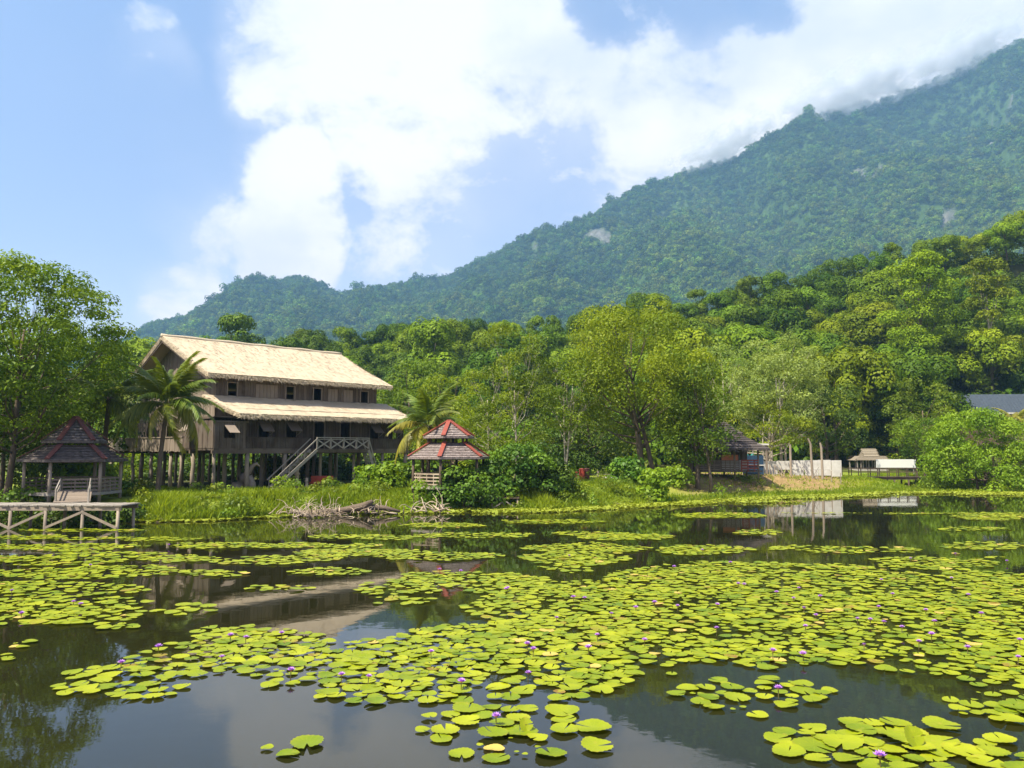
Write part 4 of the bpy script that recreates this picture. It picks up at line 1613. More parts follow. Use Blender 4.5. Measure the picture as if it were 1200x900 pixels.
for k, px in enumerate((895, 902, 908, 974, 985)):
    std('stake', f'thin stake {"left" if px < 930 else "right"} of the bare poles on the bank', 'stake', px, 82 + .4 * (k % 2), [('shaft', 'post', paling)],
        group=f'stakes {"left" if px < 930 else "right"} of the bare poles')


def banner_parts():
    return [('board', 'white_cloth', lambda m: m.box(-2.5, 2.5, -.03, .03, .85, 1.95)),
            ('post', 'rail', lambda m: m.box(-2.3, -2.2, .035, .11, 0, 1.9)),
            ('post', 'rail', lambda m: m.box(2.2, 2.3, .035, .11, 0, 1.9))]


q = at(1050, 548, 102)
rt = tag(empty('billboard', (q.x, 102, at(1050, 548.5, 102).z - .85)), 'blank white billboard standing behind the footbridge', 'billboard')
for nm, mat, fn in banner_parts():
    mb = MB()
    fn(mb)
    mb.build(nm, M[mat], rt)


def footbridge():
    d = 93
    x0, x1 = at(994, 556, d).x, at(1086, 556, d).x
    z = .98
    root = tag(empty('footbridge', ((x0 + x1) / 2, d, 0)), 'low wooden footbridge with thin dark railings across the inlet', 'footbridge')
    off = ((x0 + x1) / 2, d, 0)
    m = MB(off)
    x = x0
    while x < x1:
        m.box(x, x + .2, d, d + 2.0, z - .08, z)
        x += .215
    m.box(x0, x1, d + .05, d + .17, z - .32, z - .085, .3)
    m.box(x0, x1, d + 1.8, d + 1.92, z - .32, z - .085, .3)
    m.build('deck', M['plank_dark'], root)
    for y in (d + .05, d + 1.95):
        r = MB(off)
        for h in (.5, .95):
            r.box(x0, x1, y - .03, y + .03, z + h, z + h + .07)
        for x in np.linspace(x0 + .1, x1 - .1, 9):
            r.box(x - .04, x + .04, y - .035, y + .035, z + .003, z + 1.0)
        r.build('railing', M['dark_wood'], root)
    for x in np.linspace(x0 + .4, x1 - .4, 6):
        for y in (d + .11, d + 1.86):
            q = MB(off)
            q.tube([(x, y, -1.4), (x, y, z - .325)], .09, 7)
            q.build('post', M['dark_wood'], root, smooth=True)


footbridge()


def pavilion():
    d = 122
    c = at(1018, 540, d)
    b = gz1(c.x, d)
    root = tag(empty('pavilion', (c.x, d, b)), 'low open pavilion with two-step faded thatch roof beyond the footbridge', 'pavilion')
    root.scale = (.68, .68, .85)
    for x in np.linspace(-3.4, 2.9, 6):
        for y in (-2, 2):
            q = MB()
            q.box(x - .1, x + .1, y - .1, y + .1, -.3, 1.9)
            q.build('post', M['rail'], root)
    f = MB()
    f.box(-3.7, 3.2, -2.3, 2.3, -.2, .18)
    f.build('floor', M['concrete'], root)
    r = MB()
    for s in (-1, 1):
        for j in range(6):
            r.add([(-3.9, s * (2.9 - 1.6 * j / 6), 1.75 + .75 * j / 6 + .05), (3.4, s * (2.9 - 1.6 * j / 6), 1.75 + .75 * j / 6 + .05), (3.1, s * (2.9 - 1.6 * (j + 1.1) / 6), 1.75 + .75 * (j + 1.1) / 6), (-3.6, s * (2.9 - 1.6 * (j + 1.1) / 6), 1.75 + .75 * (j + 1.1) / 6)], [(0, 1, 2, 3)])
    for s in (-1, 1):
        r.add([(s * 3.4 - .3, -2.9, 1.75), (s * 3.4 - .3, 2.9, 1.75), (s * 2.2 - .3, 1.2, 2.5), (s * 2.2 - .3, -1.2, 2.5)], [(0, 1, 2, 3)])
    r.build('lower_roof', M['thatch_pav'], root)
    r = MB()
    for s in (-1, 1):
        for j in range(5):
            r.add([(-1.9, s * (1.5 - 1.5 * j / 5), 2.45 + 1.35 * j / 5 + .05), (1.9, s * (1.5 - 1.5 * j / 5), 2.45 + 1.35 * j / 5 + .05), (1.5, s * (1.5 - 1.5 * (j + 1) / 5), 2.45 + 1.35 * (j + 1) / 5), (-1.5, s * (1.5 - 1.5 * (j + 1) / 5), 2.45 + 1.35 * (j + 1) / 5)], [(0, 1, 2, 3)])
        r.add([(s * 1.7, -1.3, 2.5), (s * 1.7, 1.3, 2.5), (s * 1.4, 0, 3.7)], [(0, 1, 2)])
    r.box(-1.6, 1.6, -.12, .12, 3.72, 3.86)
    r.build('upper_roof', M['thatch_pav'], root)


pavilion()


def far_house():
    d = 142
    c = at(1178, 490, d)
    b = gz1(c.x, d)
    zt, ze = at(1178, 462, d).z - b, at(1178, 484.5, d).z - b
    root = tag(empty('house', (c.x, d, b), math.radians(-6)), 'house with blue-grey sheet roof among trees at the foot of the hill', 'house')
    L0, L1 = -7.4, 9
    r = MB()
    for s in (-1, 1):
        for i in range(60):
            x = L0 + (L1 - L0) * i / 60
            w = (L1 - L0) / 60
            r.add([(x, s * 4.2, ze + .03 * (i % 2)), (x + w, s * 4.2, ze + .03 * (i % 2)), (x + w + .25, 0, zt), (x + .25, 0, zt)], [(0, 1, 2, 3)], .35 + .3 * (i % 2))
    r.add([(L0, -4.2, ze), (L0, 4.2, ze), (L0 + .25, 0, zt)], [(0, 1, 2)], .2)
    r.build('roof', M['slate'], root)
    w = MB()
    w.box(L0 + .8, L1 - .6, -3.2, 3.2, -1.0, ze + .3)
    w.build('wall', M['brick'], root)
    f = MB()
    f.box(L0 + .05, L1, -4.3, -4.15, ze - .28, ze - .01)
    f.build('fascia', M['white'], root)
    for x in (-4.5, -1.5, 1.5, 4.5):
        q = MB()
        q.box(x - .6, x + .6, -3.26, -3.203, ze - 2.3, ze - 1.0)
        q.build('window', M['dark_wood'], root)


far_house()

# ---------------------------------------------------------------- small things on the banks
def binp(m):
    m.tube([(0, 0, 0), (0, 0, .08), (0, 0, .12), (0, 0, .95), (0, 0, 1.0)], [.24, .25, .23, .25, .27], 14)
    m.tube([(0, 0, 1.003), (0, 0, 1.06)], [.25, .12], 14)


std('litter_bin', 'red litter bin standing on the grass, nearer the rope posts', 'bin', 682.2, 68, [('body', 'red_paint', binp)])
std('litter_bin', 'darker red litter bin touching the bright one on its right', 'bin', 687.8, 68.4, [('body', 'red_dark', binp)])
std('post', 'short red post left of the red litter bins', 'post', 674.5, 68, [('shaft', 'red_paint', lambda m: [m.box(-.09, .09, -.09, .09, -.2, .72), m.box(-.18, .18, -.12, .12, .723, .80)])])
for px, lb in ((667, 'pale wooden post furthest left of the red litter bins'), (700.5, 'pale wooden post just right of the red litter bins')):
    std('post', lb, 'post', px, 68, [('shaft', 'drift', lambda m: m.tube([(0, 0, -.2), (.02, 0, .82)], [.1, .085], 8))])


def fence_rail(m):
    m.beam((-.9, 0, .55), (3.0, 0, .55), .03, .05)
    m.beam((-.9, 0, .28), (3.0, 0, .28), .03, .05)


std('fence_rail', 'thin rope rails strung between the posts by the red bins', 'fence', 679, 68.6, [('rails', 'rail', fence_rail)])


def stone(label, px, d, r, sq=.6):
    q = at(px, 560, d)
    rng = np.random.default_rng(int(px))
    import bmesh
    bm = bmesh.new()
    bmesh.ops.create_icosphere(bm, subdivisions=3, radius=1)
    for v in bm.verts:
        k = 1 + .35 * (float(fbm(v.co.x * 1.3 + px, v.co.y * 1.3 + v.co.z, 5)) - .5)
        v.co = Vector((v.co.x * r * k * 1.3, v.co.y * r * k, v.co.z * r * k * sq))
    me = bpy.data.meshes.new('rock')
    bm.to_mesh(me)
    bm.free()
    me.materials.append(M['rock'])
    o = link('rock', me)
    o.location = (q.x, d, gz1(q.x, d) + r * .1)
    tag(o, label, 'rock')


stone('pale rounded rock right of the red bins', 706, 68, .38)
stone('larger whitish rock between the red bins and the big lime-green tree', 712, 67.6, .55, .5)
stone('low flat whitish rock at the foot of the big lime-green tree', 722, 67.8, .6, .35)

# hooked carved stump under the longhouse, pale posts, red box
g = lh_point(291, -2.2)
rt = tag(empty('carved_stump', g), 'grey weathered stump with a hooked carved top under the longhouse', 'carving')
m = MB()
m.tube([(-.75, 0, -.2), (-.55, .05, .35), (-.25, .1, .8), (0, .1, 1.15)], [.62, .58, .5, .34], 10)
m.tube([(.35, .1, -.2), (.3, .1, .5), (.1, .1, 1.05)], [.42, .36, .28], 9)
m.build('body', M['post'], rt, smooth=True)
m = MB()
m.tube([(-.35, .08, .95), (.1, .08, 1.35), (.42, .08, 1.85), (.72, .08, 2.0), (.95, .08, 1.8)], [.26, .22, .16, .12, .05], 9)
m.build('hooked_beak', M['post'], rt, smooth=True)
for px, h, r, lb in ((349.5, 1.7, .2, 'pale carved figure post under the longhouse stair'), (337, 1.1, .12, 'short pale stump left of the carved figure post'), (361, .85, .15, 'short pale cut post right of carved figure post')):
    g = lh_point(px, -3.3)
    rt = tag(empty('carved_post', g), lb, 'post')
    m = MB()
    m.tube([(0, 0, -.2), (0, 0, h * .3), (.02, 0, h * .36), (0, 0, h * .62), (0, 0, h * .7), (0, 0, h * .76), (0, 0, h * .95), (0, 0, h)], [r, r, r * .75, r * .8, r * 1.25, r * .7, r * .75, r * .4], 10)
    m.build('shaft', M['drift'], rt, smooth=True)
g = lh_point(378, -3.2)
rt = tag(empty('red_bench', g), 'faded red box bench in the grass under the longhouse', 'bench')
m = MB()
m.box(-.9, .9, -.3, .3, .35, .45)
m.box(-.9, .9, .25, .32, .453, .95)
m.build('seat', M['red_paint'], rt)
m = MB()
m.box(-.85, -.7, -.28, .28, -.2, .347)
m.box(.7, .85, -.28, .28, -.2, .347)
m.build('leg', M['red_dark'], rt)


# driftwood
def roots(name, label, px, py, n, spread, h, seed, mat='drift', thick=.05, log=None):
    rng = np.random.default_rng(seed)
    q = on(px, py, 0)
    root = tag(empty(name, (q.x, q.y + .5, 0)), label, 'driftwood')
    m = MB()
    for i in range(n):
        p = Vector((rng.normal(0, spread * .45), rng.normal(0, .5), rng.uniform(0, .25)))
        a = rng.uniform(0, 2 * math.pi)
        el = rng.uniform(.1, 1.2)
        pts, rs = [p], [thick * rng.uniform(.7, 1.3)]
        d = Vector((math.cos(a) * math.cos(el), math.sin(a) * math.cos(el) * .6, math.sin(el)))
        L = rng.uniform(.5, 1.0) * h
        for k in range(5):
            d = (d + Vector(unit(1, rng)[0]) * .38 + Vector((0, 0, -.10 * k))).normalized()
            p = p + d * L * .28
            pts.append(p)
            rs.append(rs[0] * (1 - .17 * (k + 1)))
        m.tube(pts, rs, 5, tint=rng.random())
    m.build('roots', M[mat], root, smooth=True)
    if log:
        l = MB()
        for pts, rs in log:
            l.tube(pts, rs, 10, tint=.4)
        l.build('trunk', M['bark'], root, smooth=True)


roots('driftwood', 'pale tangle of bleached roots washed up at the grassy bank', 362, 607, 90, 2.1, 1.1, 4, thick=.035)
roots('driftwood', 'dark fallen trunk with pale broken roots right of the bleached tangle', 418, 604, 34, 2.6, 1.0, 6, thick=.045,
      log=[([(-2.2, .2, .15), (-.8, .1, .3), (.3, 0, .5), (.9, 0, .85)], [.1, .2, .26, .12]), ([(.4, .2, .5), (1.6, .3, .4), (2.6, .1, .2)], [.2, .16, .08])])
roots('driftwood', 'small heap of grey branches in the water left of the jetty', 505, 602, 26, 1.6, 1.2, 8)
roots('driftwood', 'dry grey twigs hanging at the waterline right of the jetty', 658, 592, 60, 1.2, 1.6, 9, mat='rail', thick=.03)
roots('driftwood', 'dead leaning branch poking out of the waterside bush', 588, 585, 8, .7, 2.6, 11, thick=.06)
# ---------------------------------------------------------------- trees one by one
def G(px, d, dz=-.1):
    x = at(px, 545, d).x
    return (x, d, gz1(x, d) + dz)


def topz(py, px, d):
    return at(px, py, d).z - gz1(at(px, 545, d).x, d)


def T(label, px, d, top, halfw_px, cb, n, rc, leaf, dens, mat, name='tree', **kw):
    H = topz(top, px, d)
    R = halfw_px / F * d
    return make_tree(name, label, kw.pop('cat', 'tree'), G(px, d), H, R - rc * .5, cb, n, rc, leaf, dens, M and mat, **kw)


T('tall open-crowned tree with feathery leaves at the left edge', 8, 50, 308, 112, .26, 190, 1.0, .26, 240, 'mid', seed=31, rad=.22, shape='round', fl=.7, lean=(.9, 0), nl=26, wild=.8, shell=.3, inner=.15, bark='bark', aspect=.42)
T('full leafy tree behind the open-crowned tree at the left edge', 42, 60, 372, 66, .2, 60, 1.2, .30, 210, 'mid', seed=61, rad=.2, fl=.8, nl=14, inner=.4, shell=.5)
T('second leafy tree low at the left edge, thick with drooping leaves', 0, 53, 420, 75, .10, 36, 1.2, .34, 200, 'deep', seed=5, rad=.2, shape='dome', fl=.9, nl=10, aspect=.35, stems=2)
T('thin-stemmed tree behind the roof of the dark gazebo', 55, 57, 430, 62, .12, 30, 1.15, .32, 190, 'mid', seed=6, rad=.16, shape='round', nl=10, aspect=.4, stems=3)
T('dense dark green tree between the left edge and longhouse', 104, 67, 396, 52, .18, 26, 1.5, .33, 170, 'deep', seed=9, rad=.25)
T('bright green tree peeking out left of the longhouse gable', 150, 92, 425, 55, .15, 26, 1.6, .36, 140, 'mid', seed=10, rad=.25)
T('dark leafy tree standing behind the stilts of the longhouse', 215, 92, 480, 62, .05, 24, 1.5, .38, 130, 'deep', seed=11, shape='dome')
T('broad dark tree seen under the longhouse floor', 330, 98, 478, 70, .04, 26, 1.6, .4, 120, 'deep', seed=12, shape='dome')
T('dense tree behind the right end of the longhouse', 420, 100, 470, 60, .05, 26, 1.6, .4, 120, 'mid', seed=13, shape='dome')
T('mid green tree rising right of the lower thatched roof', 480, 92, 425, 42, .10, 26, 1.4, .34, 150, 'mid', seed=14, shape='column')
T('leafy tree behind the yellowing palm', 528, 86, 440, 45, .08, 28, 1.3, .32, 160, 'lime', seed=15, shape='column')
T('tall slender feathery tree right of the red-capped gazebo', 604, 64, 380, 50, .10, 56, .85, .24, 300, 'mid', seed=16, rad=.13, shape='column', fl=.8, nl=30, wild=1.0, shell=.35, bark='bark_pale', aspect=.4)
T('second feathery tree close behind the slender one', 572, 74, 420, 45, .12, 44, .95, .26, 260, 'lime', seed=17, rad=.13, shape='column', nl=20, wild=1.0, shell=.4, bark='bark_pale', aspect=.4)
T('thin tree with forked pale bare stems beside the dark grove', 660, 70, 410, 38, .36, 34, .95, .26, 200, 'mid', seed=18, rad=.12, shape='round', nl=18, stems=2, bark='bark_pale', wild=1.0, shell=.3, limb=.5, lean=(.9, 0))
T('dark shaded tree behind the red litter bins', 690, 84, 440, 55, .03, 34, 1.4, .32, 180, 'deep', seed=19, shape='dome', rad=.25)
T('low dark tree filling the shade behind the forked stems', 655, 82, 500, 45, .02, 24, 1.2, .32, 180, 'deep', seed=20, shape='dome', rad=.2)
T('big lime-green tree with drooping billows by the lake', 752, 72, 360, 82, .20, 74, 1.35, .24, 300, 'lime', seed=21, rad=.34, shape='round', fl=1.05, nl=26, shell=.55, lean=(-.8, 0), stems=2)
T('lower lime tree leaning out right of the biggest lime-green tree', 808, 71, 410, 42, .25, 36, 1.1, .24, 300, 'lime', seed=22, rad=.2, shape='round', fl=1.0, nl=14, shell=.55)
T('darker green tree in front of the hut roof', 817, 69.5, 424, 42, .16, 46, 1.0, .22, 320, 'mid', seed=23, rad=.22, shape='round', fl=.9, nl=16, stems=2)
T('pale grey-green feathery tree behind the hut', 850, 96, 402, 48, .25, 36, 1.3, .28, 190, 'pale', seed=24, rad=.2, shape='round', bark='bark_pale', wild=1.1, shell=.35, nl=22, aspect=.35)
T('pale feathery tree with bare branches above the white hoarding', 915, 93, 394, 58, .22, 84, 1.2, .28, 240, 'pale', seed=25, rad=.2, shape='round', bark='bark_pale', wild=.8, shell=.5, nl=24, aspect=.4, stems=3, limb=.3)
T('multi-stemmed tree with yellow-green foliage behind the bare poles', 900, 90, 462, 62, .34, 34, 1.1, .26, 200, 'lime', seed=26, rad=.18, shape='umbrella', bark='bark_pale', stems=4, nl=22, limb=.5, shell=.4)
T('dark spreading tree right of the bare poles', 968, 97, 452, 52, .22, 36, 1.3, .28, 190, 'deep', seed=27, rad=.25, shape='round', nl=16)
T('small rounded dark green tree right of the billboard', 1083, 97, 490, 32, .36, 30, .95, .26, 220, 'mid', seed=28, rad=.15, shape='round')
T('middle-sized tree left of the house with blue-grey roof', 1084, 118, 442, 36, .08, 30, 1.5, .34, 140, 'mid', seed=29, shape='round')
T('yellow-green tree at the foot of the hill beyond the pavilion', 1052, 126, 455, 42, .06, 28, 1.5, .36, 130, 'lime', seed=30, shape='dome')
T('deep green tree behind the pavilion roof', 990, 132, 462, 50, .05, 28, 1.7, .38, 120, 'deep', seed=31, shape='dome')
T('big bright green bush tree overhanging the water at right', 1152, 82, 480, 66, .02, 110, 1.0, .26, 330, 'limebush', seed=32, shape='dome', fl=.9, rad=.2, nl=16, stems=3, squash=.8)
T('bright green bush tree cut off by the right edge', 1200, 85, 492, 52, .02, 44, 1.0, .26, 300, 'limebush', seed=33, shape='dome', rad=.2, squash=.8)
T('tall yellow-green emergent tree with tiered billows on the right hillside', 1085, 158, 298, 42, .30, 44, 2.3, .5, 120, 'hill1', seed=34, shape='round', fl=.7, rad=.4)
T('olive-yellow tree with bare trunk on the right hillside edge', 1166, 160, 304, 34, .42, 34, 2.0, .5, 120, 'hill2', seed=35, shape='layer', fl=.6, rad=.4, bark='bark_pale')

# bushes
def Bsh(label, px, d, top, hw, leaf=.30, n=26, mat='bush', seed=1, rc=.75, dens=260, **kw):
    return T(label, px, d, top, hw, .02, n, rc, leaf, dens, mat, name='bush', cat='bush', shape='dome', seed=seed, rad=.07, nl=10, stems=3, aspect=.75, trunk_name='stem', **kw)


Bsh('large-leaved bush hanging over the water left of the jetty', 548, 55.5, 545, 40, .25, 34, seed=50)
Bsh('tall broad-leaved bush behind the jetty', 610, 58, 520, 48, .26, 50, seed=51)
Bsh('dark broad-leaved bush right of the jetty', 645, 58.5, 535, 28, .24, 26, 'deep', seed=52)
Bsh('round leafy bush at the right end of the longhouse', 455, 59, 541, 22, .28, 20, 'limebush', seed=53)
Bsh('low leafy bush left of the right-hand longhouse stair', 432, 58.5, 543, 16, .28, 14, 'limebush', seed=54)
Bsh('leafy bush under the yellowing palm', 478, 62, 540, 22, .28, 18, seed=55)
Bsh('bright large-leaved sapling at the water edge below the big lime-green tree', 766, 62.5, 548, 18, .30, 18, 'limebush', seed=56, rc=.6)
Bsh('leafy shrub at the foot of the big lime-green tree', 738, 67, 535, 22, .28, 20, seed=57)
Bsh('shrub between the big lime-green tree and the hut', 788, 69, 545, 20, .26, 18, 'limebush', seed=58)
Bsh('low green shrub beside the stilts left of the coconut palm', 150, 56, 562, 14, .24, 12, 'bush', seed=59, rc=.5)
Bsh('small shrub at the foot of the longhouse stair', 330, 58, 556, 11, .2, 10, 'limebush', seed=60, rc=.45)
Bsh('pale green shrub under the dark gazebo rail', 30, 48.5, 570, 26, .22, 16, 'bush', seed=61, rc=.5)
Bsh('waterside shrub left of the big bright bush tree', 1105, 85, 556, 14, .24, 12, 'limebush', seed=62, rc=.6)
Bsh('leafy shrubs growing behind the dark gazebo', 88, 58, 535, 48, .3, 30, 'limebush', seed=63, rc=.9)

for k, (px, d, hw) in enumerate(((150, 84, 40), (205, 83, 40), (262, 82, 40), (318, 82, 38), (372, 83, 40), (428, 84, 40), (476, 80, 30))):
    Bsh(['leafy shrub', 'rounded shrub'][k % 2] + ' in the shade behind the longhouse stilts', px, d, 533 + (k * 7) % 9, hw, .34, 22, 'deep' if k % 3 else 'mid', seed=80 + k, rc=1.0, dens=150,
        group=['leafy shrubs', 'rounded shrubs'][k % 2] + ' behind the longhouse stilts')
for k, (px, d, hw, tp) in enumerate(((12, 45.6, 34, 592), (62, 45.2, 30, 594), (112, 45.4, 34, 593), (150, 46.2, 24, 590), (-30, 46, 30, 588))):  # shrubs added so their dark leaves give the blackness between the boardwalk posts
    Bsh('dark low shrub added on the bank to darken the shade behind the boardwalk', px, d, tp, hw, .22, 20, 'deep', seed=120 + k, rc=.5, group='dark low shrubs added behind the boardwalk')
Bsh('small pale shrub at the foot of the red-capped gazebo rail', 492, 53.5, 562, 16, .2, 14, 'limebush', seed=64, rc=.5)
# palms
make_palm('coconut palm in front of the longhouse gable', G(186, 53.5), topz(474, 193, 53.5), 3.9, 30, 4, lean=(.45, 0), rad=.16, up=1.2, yellow=4)
make_palm('taller-trunked coconut palm left of the longhouse', G(120, 56), topz(468, 126, 56), 4.0, 22, 8, lean=(.3, 0), rad=.19, up=.85, yellow=2)
make_palm('short palm with yellowing hanging fronds between the longhouse and red-capped gazebo', G(502, 59.5), topz(500, 502, 59.5), 3.9, 20, 12, rad=.16, up=1.1, yellow=9, droop=(.8, 1.6))
make_palm('pale palm at the right edge in front of the house', G(1192, 122), topz(492, 1192, 122), 3.4, 15, 14, mat='palm_yellow', rad=.2, up=.8, bark='bark_pale')


# ---------------------------------------------------------------- grass and waterside plants
def blades(name, P, h, w, rng, mat, lean=.35):
    n = len(P)
    a = rng.uniform(0, 2 * math.pi, n)
    side = np.stack([np.cos(a), np.sin(a), np.zeros(n)], 1)
    b = rng.uniform(0, 2 * math.pi, n)
    l = lean * h * rng.random(n)
    bend = np.stack([np.cos(b) * l, np.sin(b) * l, np.zeros(n)], 1)
    up = np.array([0, 0, 1.0])
    w = w[:, None]
    hh = h[:, None]
    V = np.stack([P - side * w * .5, P + side * w * .5, P + side * w * .4 + up * hh * .55 + bend * .35, P - side * w * .4 + up * hh * .55 + bend * .35, P + up * hh + bend * 1.1], 1).reshape(-1, 3)
    i = np.arange(n)[:, None] * 5
    Q = i + np.array([[0, 1, 2, 3]])
    Tt = i + np.array([[3, 2, 4]])
    tone = np.clip(.15 + .7 * fbm(P[:, 0] * .45, P[:, 1] * .45, 77) + rng.normal(0, .16, n), 0, 1)
    tag(link(name, np_mesh(name, V, [Q, Tt], [M[mat]], np.concatenate([tone, tone]))), kind='stuff')


def plant_grass():
    rng = np.random.default_rng(5)
    n = 150000
    x = rng.uniform(-34, 9.5, n)
    s = rng.uniform(.0, 13, n) ** 1.0
    y = shore(x) + s
    px, py = project(x, y, gz(x, y))
    dens = np.clip(1.15 - s / 14, .1, 1)
    clump = vn2(x * .9, y * .9, 41)
    keep = (rng.random(n) < dens * (.45 + .8 * clump)) & ((px > 160) | (s > .6)) & (px > -30)
    keep &= ~((np.abs(x + 27) < 4.2) & (np.abs(y - 50) < 3.5))
    x, y, s, clump = x[keep], y[keep], s[keep], clump[keep]
    low = sstep((x - 1.5) / 4)
    h = (.16 + .72 * clump ** 1.5) * (1 - .35 * low) * rng.uniform(.55, 1.15, len(x)) * np.clip(1.15 - s / 22, .4, 1)
    blades('bank_grass', np.stack([x, y, gz(x, y) - .03], 1), h, rng.uniform(.04, .10, len(x)), rng, 'grass', .75)
    n = 130000
    x = rng.uniform(9.0, 66, n)
    s = rng.uniform(0, 34, n)
    y = shore(x) + s
    px, py = project(x, y, gz(x, y))
    soil = sstep((px - 765) / 40) * sstep((1010 - px) / 60) * sstep((s - 1.5) / 2.5)
    pat = fbm(x * .5, y * .5, 43)
    keep = (rng.random(n) < np.where(soil > .4, .10 * (pat > .5) + .03, .8)) & (px < 1230)
    x, y, s, soil = x[keep], y[keep], s[keep], soil[keep]
    h = rng.uniform(.10, .28, len(x)) * np.where(s < 2.5, 1.5, 1)
    blades('short_grass', np.stack([x, y, gz(x, y) - .02], 1), h, rng.uniform(.05, .11, len(x)), rng, 'grass', .5)
    # leafy weed carpet floating along the shore
    n = 60000
    x = rng.uniform(-22, 66, n)
    s = -rng.random(n) ** 1.5 * 9.0 + .4
    y = shore(x) + s
    wdt = np.interp(x, [-25, -12, -4, 4, 12, 20, 40, 66], [1.2, 2.0, 4.0, 4.5, 6.0, 7.0, 8.0, 6])
    pat = fbm(x * .16, y * .5, 45)
    keep = (s > -wdt * (.25 + 1.5 * np.clip(pat - .35, 0, 1))) & (rng.random(n) < .85)
    x, y = x[keep], y[keep]
    m = len(x)
    C = np.stack([x, y, rng.uniform(.02, .12, m)], 1)
    N = np.array([0, 0, 1]) + .28 * rng.normal(size=(m, 3))
    tone = np.clip(.5 * fbm(x * .6, y * .6, 47) + .25 + rng.normal(0, .15, m), 0, 1)
    V, Q, t = leaf_cloud(C, N, rng.uniform(.14, .34, m), tone, rng, .8, .05)
    tag(link('floating_weed', np_mesh('floating_weed', V, [Q], [M['weed']], t)), kind='stuff')

    # low broad-leaved weeds among the grass
    n = 520
    x = rng.uniform(-34, 30, n)
    s = rng.uniform(.3, 9, n)
    y = shore(x) + s
    px, py = project(x, y, gz(x, y))
    ok = ((px > 165) | (s > 6)) & (px < 1000) & (vn2(x * .4, y * .4, 91) > .42) & ~((np.abs(x + 27) < 4) & (np.abs(y - 50) < 3.6)) & ~((px > 780) & (rng.random(n) < .8))
    x, y = x[ok], y[ok]
    M['weed_green'] = leaf_mat('bank weeds', (.06, .12, .008), (.22, .29, .02), .35, hue=.03, val=.3)
    ps = [proto('weed_plant', 170 + i, .9, .5, .0, 7, .26, .15, 420, 'weed_green', 'dome') for i in range(3)]
    instancer('bank_weeds', np.stack([x, y, gz(x, y) - .05], -1), rng.uniform(.5, 1.35, len(x)), ps)


plant_grass()

